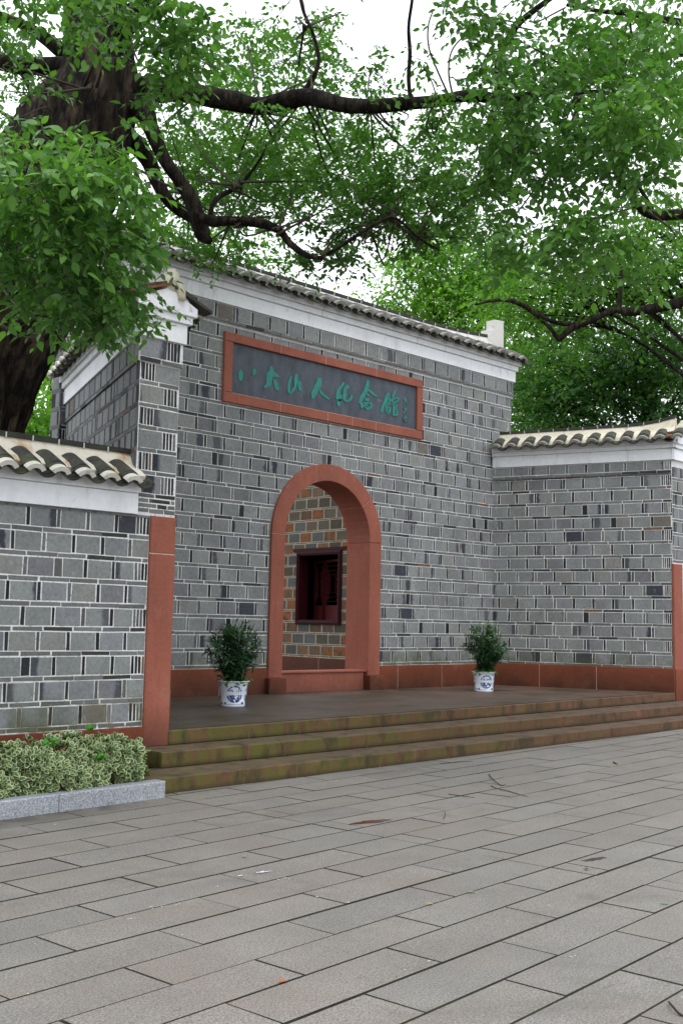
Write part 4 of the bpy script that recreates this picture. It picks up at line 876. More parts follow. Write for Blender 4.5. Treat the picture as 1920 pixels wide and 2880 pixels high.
LIMBS = [
 ([(190, 160), (120, 152), (60, 150), (0, 142), (-80, 130), (-180, 90)], [26, 22, 20, 19, 16, 12], D0 + .3),
 ([(240, 200), (330, 205), (400, 208), (450, 216), (520, 228), (590, 243), (650, 232), (710, 222), (780, 238), (850, 243), (920, 238), (1000, 231), (1080, 218), (1150, 226), (1230, 215), (1330, 190)], [40, 30, 24, 22, 22, 20, 22, 20, 17, 16, 16, 14, 14, 13, 9, 5], D0 + .2),
 ([(250, 215), (325, 250), (348, 300), (375, 360), (410, 410), (435, 450), (452, 500), (468, 540), (485, 556)], [34, 24, 17, 15, 14, 17, 19, 18, 6], D0 + .1),
 ([(452, 500), (490, 508), (540, 506), (600, 513), (640, 528), (668, 560), (705, 586), (740, 592)], [15, 13, 11, 11, 9, 8, 7, 4], D0 + .05),
 ([(240, 300), (300, 320), (338, 365), (362, 420), (395, 468), (440, 500)], [34, 24, 18, 15, 13, 12], D0 + .5),
 ([(484, 500), (488, 470), (505, 450), (545, 428), (572, 400), (600, 360), (612, 330)], [7, 6, 6, 5, 4, 3, 2], D0 + .2),
 ([(943, 236), (938, 180), (941, 120), (938, 60), (946, 0), (950, -60)], [5, 5, 5, 4, 4, 3], D0 + .1),
 ([(1032, 222), (1008, 170), (985, 110), (983, 60), (995, 20)], [2.5, 2.2, 2, 2, 1.5], D0),
 ([(1040, 222), (1030, 165), (1040, 110), (1090, 60)], [2.5, 2.2, 2, 1.5], D0),
 ([(1150, 226), (1142, 180), (1150, 120), (1185, 60), (1230, 20), (1300, -30)], [10, 10, 9, 8, 7, 5], D0 - .2),
 ([(1160, 226), (1190, 290), (1225, 340), (1250, 400)], [7, 5, 4, 2], D0 - .2),
 ([(690, 222), (730, 150), (720, 80), (695, 20), (680, -60)], [7, 5, 4, 4, 3], D0 + .6),
 ([(740, 590), (790, 560), (850, 520), (905, 500), (960, 545), (1010, 575)], [5, 4, 4, 3.5, 3, 2], D0 + .2),
 ([(215, 120), (300, 40), (380, -40), (450, -140)], [38, 26, 20, 14], D0),
 ([(150, 120), (60, 60), (-40, 20)], [20, 12, 8], D0 + .8),
]
for l, r, dp in LIMBS: branch(tree, 'limb', [pt(x, y, dp + .25 * math.sin(x * .013)) for x, y in l], [ppd(q, dp) for q in r], seg=14 if r[0] > 12 else 8)
for l in ([(0, 255), (60, 290), (110, 325), (165, 365), (185, 380)], [(85, 300), (130, 340), (170, 365), (235, 345)], [(-20, 310), (20, 330), (48, 400), (50, 440)], [(-10, 690), (60, 720), (140, 752), (230, 775)], [(0, 745), (45, 770), (100, 780)], [(80, 500), (160, 530), (250, 560), (330, 600)], [(330, 600), (370, 560), (400, 575)]):
    branch(tree, 'twig', [pt(x, y, 9.6) for x, y in l], [ppd(q, 9.6) for q in np.linspace(4.2, 1.3, len(l))], TWIG, 6, .1, 4)

CAM_L = leaf_mat('camphor_leaf', (.080, .205, .044), .36, .38); CAM_D = leaf_mat('camphor_leaf_far', (.070, .190, .030), .5, .48)
def crown(parent, regions, kind, mat, lsize, slen, per, singles, mname, anchors=None, tonevar=.3, tw=TWIG, twr=.003, rb=.02):
    A = [[], [], [], [], []]; TW = []
    for (cx, cy, rx, ry, dep, dd, n, tone) in regions:
        kx = 1.22449 * dep / 3040; ori = rand_in(n, np.zeros(3), 1.0) * np.array([rx * kx, ry * kx, dd]); 
        # sub-clump so that gaps open between the sprays
        nc = max(2, n // 9); cc = rand_in(nc, np.zeros(3), 1.0) * np.array([rx * kx, ry * kx, dd]); idx = rng.integers(0, nc, n); ori = cc[idx] + rng.normal(0, 1, (n, 3)) * np.array([min(.30, rx * kx * .3), min(.22, ry * kx * .3), .3]) * (lsize / .09)
        c = P3(cx, cy, dep); W = ori @ np.stack([Rw[:, 0], Rw[:, 1], -Rw[:, 2]]) + c
        la, t_ = sprays(W, per, slen, lsize, tonebase=tone, tonevar=tonevar)
        for a, b in zip(A, la): a.append(b)
        TW.append(t_)
        if anchors:
            near = sorted(anchors, key=lambda q: (q[0] - cx) ** 2 + (q[1] - cy) ** 2)[:3]
            for j in range(max(1, min(5, nc // 3))):
                a0 = pt(*near[j % len(near)]) + Vector(rng.normal(0, .03, 3)); e = Vector(cc[j] @ np.stack([Rw[:, 0], Rw[:, 1], -Rw[:, 2]]) + c); m = (a0 + e) / 2 + Vector(rng.normal(0, .22, 3)) + Vector((0, 0, -.05)); ln = (e - a0).length
                branch(parent, 'twig', [a0, m, e], [rb * min(.8, .3 + ln * .25), rb * .4, rb * .12], tw, 5, 0, 4)
    L_ = [np.concatenate(a) for a in A]
    leaves(parent, kind, mat, *L_, singles=singles, name=mname)
    twig_mesh('fine_twigs', tuple(np.concatenate([t[i] for t in TW]) for i in range(3)) + (.35,), twr, GTWIG if tw is TWIG else tw, parent)
    return len(L_[0])
R_near = [ (330, 430, 40, 30, 7.9, .4, 7, .6), (365, 500, 30, 30, 8.0, .4, 5, .5), (20, 300, 50, 40, 8.4, .4, 10, .5), (-20, 240, 50, 40, 9.2, .4, 12, .35), (60, 180, 50, 40, 9.4, .4, 9, .3), (300, 300, 25, 25, 8.8, .3, 4, .4), (40, 345, 60, 20, 7.3, .3, 12, .8), (160, 330, 50, 16, 7.3, .3, 10, .8), (290, 370, 50, 30, 7.8, .3, 12, .6), # cx, cy, rx, ry, depth, depth spread, sprays, tone
 (70, 410, 130, 70, 7.3, .5, 60, .70), (210, 410, 110, 60, 7.5, .5, 50, .70), (60, 490, 130, 80, 7.6, .6, 70, .62), (180, 500, 140, 90, 7.7, .7, 72, .55), (270, 470, 80, 90, 7.8, .6, 34, .45),
 (120, 590, 160, 90, 8.0, .8, 76, .36), (220, 610, 100, 80, 8.0, .6, 64, .33), (290, 570, 50, 60, 8.1, .4, 26, .33), (180, 690, 110, 55, 8.2, .5, 55, .30), (60, 640, 90, 70, 8.0, .6, 45, .32), (310, 650, 35, 50, 8.2, .3, 12, .3), (255, 720, 80, 40, 8.2, .3, 30, .3), (265, 700, 45, 30, 8.2, .3, 12, .32), (150, 730, 60, 22, 8.2, .3, 12, .3), (20, 560, 60, 90, 7.8, .4, 40, .4), (100, 350, 90, 25, 7.4, .3, 20, .75), (240, 340, 60, 30, 8.6, .4, 16, .40),
 (250, 0, 150, 45, 8.6, .7, 70, .55), (400, 30, 90, 60, 8.8, .6, 50, .50), (90, 0, 110, 55, 9.0, .7, 45, .38), (420, 110, 80, 70, 9.0, .6, 55, .36), (385, 170, 45, 55, 9.2, .5, 28, .25), (340, 90, 40, 40, 8.9, .5, 18, .42), (0, 70, 40, 40, 9.6, .5, 12, .25), (450, 60, 40, 40, 9, .3, 16, .4), (220, 60, 60, 20, 8.8, .4, 10, .5), (370, 235, 24, 40, 9.2, .3, 8, .2),
]
anch = [(200, 200, 10.7), (300, 380, 10.4), (60, 560, 10.6), (120, 420, 10.5), (300, 40, 11), (0, 640, 10.6)]
n1 = crown(tree, R_near, 'camphor', CAM_L, .092, .30, 7, 300, 'near_foliage', anch, rb=.022, tonevar=.48)
R_mid = [ (560, 220, 150, 60, 15.5, .8, 70, .65), (700, 290, 120, 60, 15.5, .8, 60, .6), (900, 470, 110, 70, 15, .8, 60, .5), (1010, 300, 70, 50, 14, .6, 26, .5), (450, 350, 120, 90, 15, 1, 90, .62), (600, 400, 130, 100, 15, 1, 130, .60), (740, 400, 110, 90, 14.6, 1, 110, .5), (850, 420, 110, 90, 14.2, .8, 110, .42), (620, 300, 140, 50, 15, 1, 70, .66), (500, 500, 120, 50, 15, .8, 50, .6), (960, 440, 90, 80, 13.6, .8, 70, .42), (620, 130, 140, 90, 15, 1, 70, .62), (450, 300, 60, 60, 14.5, .6, 30, .6), (1060, 400, 90, 90, 13, .8, 60, .45), (1080, 280, 80, 60, 12.4, .6, 36, .35),  (420, 330, 110, 70, 13.5, .9, 60, .45), (560, 330, 120, 60, 13.2, .9, 75, .55), (680, 330, 110, 70, 13.0, .9, 75, .5), (560, 420, 110, 70, 13.2, .8, 80, .45), (690, 440, 110, 60, 12.8, .8, 80, .35), (800, 380, 90, 80, 12.6, .8, 70, .32), (820, 480, 90, 60, 12.4, .6, 75, .25), (760, 540, 70, 50, 12.3, .5, 45, .2), (700, 590, 50, 35, 12.2, .4, 26, .18), (800, 590, 55, 45, 12.2, .4, 30, .18), (440, 440, 80, 50, 13.4, .8, 40, .4), (560, 500, 70, 40, 13.4, .8, 28, .4), (380, 520, 60, 50, 13.5, .6, 30, .35), (530, 580, 70, 40, 14.2, .5, 34, .5), (440, 560, 60, 30, 14.0, .5, 20, .4), 
 (560, 160, 90, 60, 13.8, .9, 45, .6), (620, 90, 100, 70, 13.8, .9, 46, .5), (700, 170, 90, 70, 13.4, .9, 60, .4), (780, 200, 90, 40, 13.0, .7, 44, .3), (780, 80, 70, 70, 13.4, .8, 26, .4), (560, 40, 70, 50, 14, .8, 26, .5), (740, 20, 70, 30, 14, .8, 18, .4), (500, 250, 70, 40, 13.8, .8, 30, .5), (640, 350, 180, 90, 16, .8, 110, .7), (520, 430, 150, 80, 16, .8, 90, .7), (830, 340, 130, 80, 15.5, .8, 80, .6), (980, 400, 120, 90, 15, .8, 80, .6), (1060, 520, 100, 50, 15, .6, 50, .6),
 (930, 130, 40, 22, 11.6, .3, 7, .1), (905, 235, 90, 18, 11.4, .3, 16, .12), (1010, 235, 90, 20, 11.3, .3, 20, .12), (880, 290, 60, 40, 12.4, .6, 18, .25), (930, 360, 70, 50, 12.4, .6, 30, .25), (900, 430, 70, 50, 12.4, .6, 40, .25), (960, 470, 80, 50, 12.2, .6, 46, .3), (920, 520, 80, 40, 12.2, .6, 36, .25), (1010, 330, 70, 60, 12.0, .6, 36, .35), (1040, 410, 80, 50, 12.0, .6, 40, .3), (1060, 490, 80, 50, 12, .6, 42, .35), (1000, 560, 70, 30, 12, .5, 20, .3), (960, 610, 60, 25, 12.4, .4, 6, .3), (1130, 440, 80, 50, 11.8, .6, 40, .4), (640, 250, 90, 25, 11.6, .3, 16, .35), (860, 160, 50, 40, 12.6, .5, 14, .3),
 (40, 200, 60, 90, 13.6, .8, 34, .45), (20, 60, 60, 60, 13.6, .8, 30, .4), (130, 250, 50, 50, 13.8, .5, 16, .5), (10, 250, 50, 60, 13.8, .6, 10, .3), (350, 480, 50, 50, 13.4, .5, 14, .4), (470, 90, 60, 80, 13.6, .8, 24, .4)]
anch2 = [(450, 216, 11.5), (590, 243, 11.5), (710, 222, 11.5), (850, 243, 11.5), (1000, 231, 11.5), (1080, 218, 11.4), (375, 360, 11.4), (435, 450, 11.4), (540, 506, 11.4), (640, 528, 11.4), (740, 592, 11.3), (545, 428, 11.5), (850, 520, 11.5), (960, 545, 11.5), (60, 150, 11.6), (1250, 400, 11), (700, 60, 11.9), (905, 500, 11.5)]
n2 = crown(tree, R_mid, 'camphor', CAM_D, .076, .28, 10, 0, 'canopy_foliage', anch2, rb=.02)

# ------------------------------------------------------------------ second camphor, standing on the plaza outside the right edge, its crown over the wing wall
t2 = thing('camphor_tree', 'leafy camphor crown reaching in from the upper right over the wing wall', 'tree', (13.4, 3.6, 0)); D2 = 10.6
pp, rr = smooth_path([(13.4, 3.6, -.1), (13.3, 3.7, 1.5), (13.1, 3.9, 3.2), (12.6, 4.6, 4.8), (12.0, 5.4, 6.6), (11.6, 5.8, 9)], [.55, .42, .38, .33, .25, .12], 6); mb = MB(); tube(mb, pp, rr, 24, 0, .15, 2, uvs=True); o = link('trunk', mb.mesh('trunk', True), [BARK], t2); T2I = Matrix.Translation(-t2.location); o.matrix_parent_inverse = T2I
b0 = (12.0, 5.4, 6.6)
for l, r in (([(1660, 480), (1568, 492), (1500, 494), (1465, 472), (1440, 432), (1415, 400), (1402, 360), (1400, 320)], [13, 12, 11, 9, 8, 6, 5, 3]), ([(1500, 490), (1480, 450), (1455, 415), (1420, 395)], [7, 5, 4, 3]), ([(1700, 250), (1600, 240), (1480, 235), (1380, 210), (1320, 215)], [12, 9, 7, 5, 3]), ([(1700, 60), (1560, 50), (1450, 30), (1380, 25), (1300, 10)], [12, 9, 7, 5, 4]), ([(1600, 120), (1500, 130), (1400, 150), (1330, 170), (1250, 150)], [8, 6, 5, 4, 2]), ([(1660, 480), (1760, 420)], [14, 16])):
    branch(t2, 'limb', [pt(x, y, D2 + .2) for x, y in l], [ppd(q, D2) for q in r], seg=10)
for q in ((1760, 420), (1700, 250), (1700, 60)): branch(t2, 'limb', [b0, (Vector(b0) + pt(q[0], q[1], D2 + .2)) / 2 + Vector((0, 0, .2)), pt(q[0], q[1], D2 + .2)], [.16, .11, .06], seg=10)
R_r = [ (1250, 150, 200, 110, 12.6, .8, 150, .45), (1450, 150, 160, 130, 12.6, .8, 150, .6), (1300, 310, 160, 70, 12.6, .8, 110, .45), (1480, 300, 110, 100, 12.4, .8, 100, .6), (1180, 330, 90, 80, 12.6, .7, 60, .4),  (1130, 60, 90, 60, 10.2, .5, 36, .2), (1250, 60, 110, 70, 10.2, .6, 60, .28), (1380, 60, 100, 70, 10.4, .7, 60, .45), (1500, 60, 100, 80, 10.6, .8, 66, .62), (1160, 150, 70, 60, 10, .5, 36, .2), (1270, 170, 100, 60, 9.8, .6, 60, .30), (1400, 170, 100, 70, 9.8, .6, 70, .5), (1520, 180, 90, 70, 9.8, .6, 66, .7), (1190, 240, 90, 50, 9.8, .5, 50, .22), (1310, 270, 100, 60, 9.4, .5, 60, .42), (1430, 280, 100, 60, 9.2, .5, 64, .66), (1530, 300, 70, 70, 9.0, .5, 50, .78), (1230, 330, 90, 50, 9.8, .5, 46, .30), (1340, 350, 80, 50, 9.4, .5, 44, .40), (1450, 370, 80, 40, 9.2, .4, 30, .5), (1530, 390, 60, 40, 9.2, .4, 22, .5), (1170, 400, 70, 50, 10.4, .5, 34, .30), (1260, 410, 60, 40, 10.4, .4, 16, .35),
 (1110, 330, 60, 60, 10.4, .5, 30, .3), (1150, 480, 80, 45, 10.2, .5, 34, .34), (1240, 540, 90, 40, 9.6, .5, 44, .50), (1340, 530, 70, 40, 9.4, .4, 36, .62), (1420, 560, 70, 50, 9.3, .4, 40, .66), (1480, 600, 40, 45, 9.3, .3, 16, .62), (1160, 560, 70, 35, 10, .4, 26, .4), (1300, 590, 80, 35, 9.8, .4, 24, .45), (1330, 450, 60, 40, 10.4, .4, 8, .4), (1070, 120, 30, 40, 10.4, .3, 5, .1), (1040, 20, 50, 20, 10.4, .3, 8, .1)]
anch3 = [(1465, 472, 10.8), (1415, 400, 10.8), (1400, 330, 10.8), (1480, 235, 10.8), (1380, 210, 10.8), (1450, 30, 10.8), (1300, 10, 10.8), (1330, 170, 10.8), (1250, 150, 10.8), (1320, 215, 10.8), (1185, 60, 11), (1190, 290, 11), (1600, 240, 10.8)]
n3 = crown(t2, R_r, 'camphor', CAM_L, .090, .30, 8, 120, 'foliage', anch3, rb=.018)

# ------------------------------------------------------------------ trees beyond the walls
BG = [leaf_mat('maple_leaf', (.074, .195, .028), .55, .45, var=.5), leaf_mat('bright_maple_leaf', (.095, .24, .026), .55, .5, var=.4), leaf_mat('dark_evergreen_leaf', (.062, .170, .044), .5, .45, var=.6)]
def bgtree(label, base, height, trunk_r, regions, mat, ls, singles=0, kind='small', limbs=(), per=9, slen=.8, name='tree', tonevar=.35):
    t = thing(name, label, 'tree', (base[0], base[1], 0), group='trees beyond the walls'); I = Matrix.Translation(-t.location)
    pp, rr = smooth_path([(base[0], base[1], -.1), (base[0] + .2, base[1] + .1, height * .4), (base[0] - .1, base[1] + .2, height)], [trunk_r, trunk_r * .7, trunk_r * .2], 6); mb = MB(); tube(mb, pp, rr, 12, 0, .2, 2, uvs=True); o = link('trunk', mb.mesh('trunk', True), [BRANCH], t); o.matrix_parent_inverse = I
    A = [[], [], [], [], []]
    for (cx, cy, rx, ry, dep, dd, n, tone) in regions:
        kx = 1.22449 * dep / 3040; nc = max(3, n // 10); cc = rand_in(nc, np.zeros(3), 1.0) * np.array([rx * kx, ry * kx, dd]); idx = rng.integers(0, nc, n); ori = cc[idx] + rng.normal(0, 1, (n, 3)) * np.array([.5, .28, .6])
        c = P3(cx, cy, dep); Bm = np.stack([Rw[:, 0], Rw[:, 1], -Rw[:, 2]]); W = ori @ Bm + c; W = np.concatenate([W, W[: n // 2] + Rw[:, 2] * -2.0 + rng.normal(0, .5, (n // 2, 3))]); la, tw = sprays(W, per, slen, ls, tonebase=tone, tonevar=tonevar, droop=.2)
        for a, b in zip(A, la): a.append(b)
        top = Vector((base[0], base[1], min(height * .8, max(1.5, c[2] - 2))))
        e = Vector(c); m = (top + e) / 2 + Vector((0, 0, .5)); branch(t, 'limb', [top, m, e], [trunk_r * .13, trunk_r * .09, .015], BRANCH, 7, .1, 4)
        for j in range(min(5, nc)):
            e2 = Vector(cc[j] @ Bm + c); branch(t, 'limb', [m, (m + e2) / 2 + Vector((0, 0, .2)), e2], [trunk_r * .08, .02, .008], BRANCH, 5, .1, 3)
    for l, r, dp in limbs: branch(t, 'limb', [pt(x, y, dp) for x, y in l], [ppd(q, dp) for q in r], seg=10)
    leaves(t, kind, mat, *[np.concatenate(a) for a in A], name='foliage'); return t
b1 = P3(1640, 1300, 24)
bgtree('tall feathery green tree right behind the right wing wall', (b1[0], b1[1]), 11, .35, [(1240, 720, 90, 60, 25, 1.5, 180, .55), (1340, 660, 110, 60, 25, 1.5, 220, .45), (1460, 640, 110, 60, 25, 1.5, 220, .38), (1550, 600, 70, 80, 25, 1.5, 150, .40), (1380, 560, 90, 50, 25.5, 1.5, 100, .40), (1500, 530, 90, 60, 25.5, 1.5, 130, .40), (1560, 470, 60, 50, 25.5, 1.5, 70, .45), (1250, 640, 80, 50, 25, 1.5, 130, .55), (1200, 680, 60, 40, 25, 1.3, 80, .6), (1690, 600, 120, 100, 25, 2, 200, .4), (1840, 680, 110, 110, 25, 2, 150, .4)], BG[0], .15,
  limbs=[([(1640, 660), (1568, 692), (1500, 708), (1440, 716), (1410, 712), (1350, 738), (1315, 752), (1292, 772), (1282, 778), (1262, 752), (1243, 736)], [14, 12, 11, 10, 7, 7, 8, 7, 6, 5, 3], 23), ([(1345, 742), (1300, 744), (1262, 736), (1238, 722)], [6, 5, 5, 4], 23), ([(1240, 728), (1205, 704), (1170, 690), (1130, 690), (1090, 700)], [6, 6, 5, 4, 2], 23.2), ([(1420, 712), (1424, 670), (1425, 600), (1410, 570)], [6, 5, 4, 3], 23)])
b2 = P3(1500, 1250, 30)
bgtree('dense dark green weeping tree filling the gap above the right coping', (b2[0], b2[1]), 10, .4, [(1240, 830, 90, 70, 31, 1.8, 230, .50), (1340, 800, 90, 70, 31, 1.8, 220, .45), (1440, 790, 100, 80, 30, 1.8, 250, .28), (1540, 780, 80, 90, 29, 1.6, 230, .32), (1250, 920, 90, 60, 30, 1.5, 230, .50), (1360, 900, 90, 70, 30, 1.5, 240, .42), (1470, 890, 90, 70, 29.5, 1.5, 240, .35), (1560, 900, 70, 70, 29, 1.5, 170, .38), (1300, 980, 120, 40, 30, 1.5, 150, .40), (1480, 980, 140, 40, 29.5, 1.5, 150, .35), (1560, 690, 60, 50, 30, 1.5, 90, .3), (1700, 850, 110, 160, 30, 2, 220, .35), (1880, 900, 120, 150, 30, 2, 180, .4)], BG[2], .17)
b3 = P3(1230, 1300, 36)
bgtree('small light green maple just right of the gate roof end block', (b3[0], b3[1]), 8, .25, [(1215, 790, 60, 50, 34, 1.5, 120, .6), (1230, 880, 70, 60, 34, 1.5, 130, .4), (1300, 840, 70, 60, 34, 1.5, 120, .5), (1220, 960, 60, 30, 33, 1.3, 80, .7), (1170, 740, 50, 30, 34, 1.5, 60, .8)], BG[1], .16)
b4 = P3(1040, 1200, 40)
bgtree('pale yellow green tree rising behind the gate roof', (b4[0], b4[1]), 12, .4, [(960, 600, 80, 50, 38, 2, 190, .65), (1060, 620, 90, 50, 38, 2, 230, .55), (1150, 660, 90, 60, 38, 2, 230, .5), (900, 680, 50, 24, 38, 1.5, 70, .7), (1000, 690, 80, 40, 38, 2, 170, .55), (1090, 720, 90, 45, 38, 2, 170, .5), (1050, 560, 60, 30, 38, 2, 70, .55), (1180, 600, 70, 50, 38, 2, 120, .5)], BG[1], .19)
b5 = P3(100, 1150, 24)
bgtree('bright green bush lit between the trunk and the wing wall', (b5[0], b5[1]), 5, .15, [(110, 900, 60, 60, 23, 1.2, 120, .7), (80, 960, 70, 50, 22, 1.2, 130, .35), (120, 830, 40, 50, 26, 1.2, 60, .65), (60, 1000, 90, 30, 21.5, 1, 70, .25)], BG[1], .17)
b6 = P3(150, 1150, 30)
bgtree('hazy pale willow behind the left end of the gate', (b6[0], b6[1]), 9, .2, [(125, 790, 40, 50, 32, 1.5, 70, .8), (115, 860, 50, 50, 32, 1.5, 70, .7), (150, 730, 40, 40, 33, 1.5, 40, .8)], BG[0], .16)
b7 = P3(420, 1200, 32)
bgtree('green tree beyond the left half of the gate roof', (b7[0], b7[1]), 11, .3, [(450, 560, 120, 40, 31, 1.5, 90, .5), (560, 570, 70, 40, 31, 1.5, 70, .5), (420, 480, 90, 40, 31, 1.5, 60, .4)], BG[0], .18)

# ------------------------------------------------------------------ shrub bed with granite kerb
KA, KB = (1.0, 7.885), (5.80, 8.300); kerb = thing('planter_kerb', 'low blue grey granite kerb around the shrub bed', 'kerb'); FK = Frame(KA, KB)
for a, b in ((0, 1.5), (1.505, 3.688), (3.693, FK.L)):
    mb = MB(); fbox(mb, FK, a, b, -.15, 0, -.02, .145, bev=.010); link('kerb_stone', mb.mesh('kerb_stone'), [KERB], kerb)
FKR = Frame(FK.pt(FK.L, -.152, 0)[:2], (5.74, 9.42)); mb = MB(); fbox(mb, FKR, 0, FKR.L, -.14, 0, -.02, .14, bev=.008); link('kerb_stone', mb.mesh('kerb_stone'), [KERB], kerb)
tag(solid('soil_bed', [(1.0, 8.0), (5.68, 8.42), (5.62, 9.46), (1.0, 9.46)], -.02, .11, [SOIL]), kind='structure')
VARI = leaf_mat('variegated_leaf', (.060, .125, .060), .4, .15, edge=(.47, .53, .27), var=.3); VGREEN = leaf_mat('plain_shoot_leaf', (.055, .23, .02), .4, .3, var=.35)
hedge = thing('variegated_hedge', 'clipped euonymus hedge with cream edged leaves inside the granite kerb', 'hedge', (4.2, 8.8, .1))
def hedge_top(x, y): return .47 + .05 * math.sin(x * 2.3) + .035 * math.sin(x * 6.1 + y * 3) - max(0, (x - 5.45)) * .45
Oh, Dh, Nh, Sh, Th = [], [], [], [], []
def rosette(c, ax, n, size, tone):
    ax = ax.normalized(); s = ax.orthogonal().normalized(); q = ax.cross(s)
    for i in range(n):
        a = i * 2.4 + random.random(); el = .35 + .75 * (i / n); d = (s * math.cos(a) + q * math.sin(a)) * math.cos(el) + ax * math.sin(el)
        Oh.append(c + ax * (.012 * i / n)); Dh.append(d); Nh.append(ax + d * -.3); Sh.append(size * random.uniform(.7, 1.15) * (1 - .25 * i / n)); Th.append(tone + random.uniform(-.2, .2))
for i in range(1500):
    x = random.uniform(2.2, 5.84); v = random.random()
    yf = 8.02 + (x - 1) * .0865 - .0; 
    if v < .55:   # front face, bulging over the kerb
        z = random.uniform(.13, .48); y = yf + .06 + .10 * (z - .1) - .05 * math.sin(z * 6) + random.uniform(-.02, .07) + .035 * math.sin(x * 7 + z * 9); ax = Vector((random.uniform(-.4, .4), -1, random.uniform(.2, 1.0)))
    elif v < .92: y = random.uniform(yf + .08, 9.2); z = hedge_top(x, y) + random.uniform(-.06, .04); ax = Vector((random.uniform(-.5, .5), random.uniform(-.7, .3), 1))
    else: x = random.uniform(5.66, 5.86); y = random.uniform(yf + .1, 9.2); z = random.uniform(.15, .42); ax = Vector((1, -.5, .6))
    if z > hedge_top(x, y) + .05 or x > 5.86 - max(0, 8.75 - y) * .85: continue
    rosette(Vector((x, y, z)), ax, random.randint(5, 8), random.uniform(.068, .092), random.uniform(.25, .75))
ar = lambda L: np.array([tuple(v) for v in L]); leaves(hedge, 'shrub', VARI, ar(Oh), ar(Dh), ar(Nh), np.array(Sh), np.clip(np.array(Th), 0, 1), singles=300, name='foliage')
Oh, Dh, Nh, Sh, Th = [], [], [], [], []
for (x, y, z, n) in ((4.75, 8.55, .50, 3), (5.30, 8.85, .55, 3), (4.50, 8.42, .42, 3), (5.72, 8.80, .40, 3), (5.76, 8.85, .35, 3), (5.2, 8.42, .36, 3), (5.42, 8.5, .38, 3)):
    for k in range(n): rosette(Vector((x + random.uniform(-.04, .04), y + random.uniform(-.04, .04), z + random.uniform(-.05, .04))), Vector((random.uniform(-.4, .4), -.5, 1)), 6, .066, .6)
leaves(hedge, 'shrub', VGREEN, ar(Oh), ar(Dh), ar(Nh), np.array(Sh), np.clip(np.array(Th), 0, 1), name='green_shoots')
mb = MB()
for i in range(160):
    x = random.uniform(2.2, 5.65); y = random.uniform(8.2 + (x - 1) * .08, 9.2); tube(mb, [(x, y, .09), (x + random.uniform(-.05, .05), y + random.uniform(-.05, .05), .42)], [.005, .003], 4)
o = tag(link('stems', mb.mesh('stems'), [TWIG], hedge), kind='stuff'); o.matrix_parent_inverse = Matrix.Translation((-4.2, -8.8, -.1))

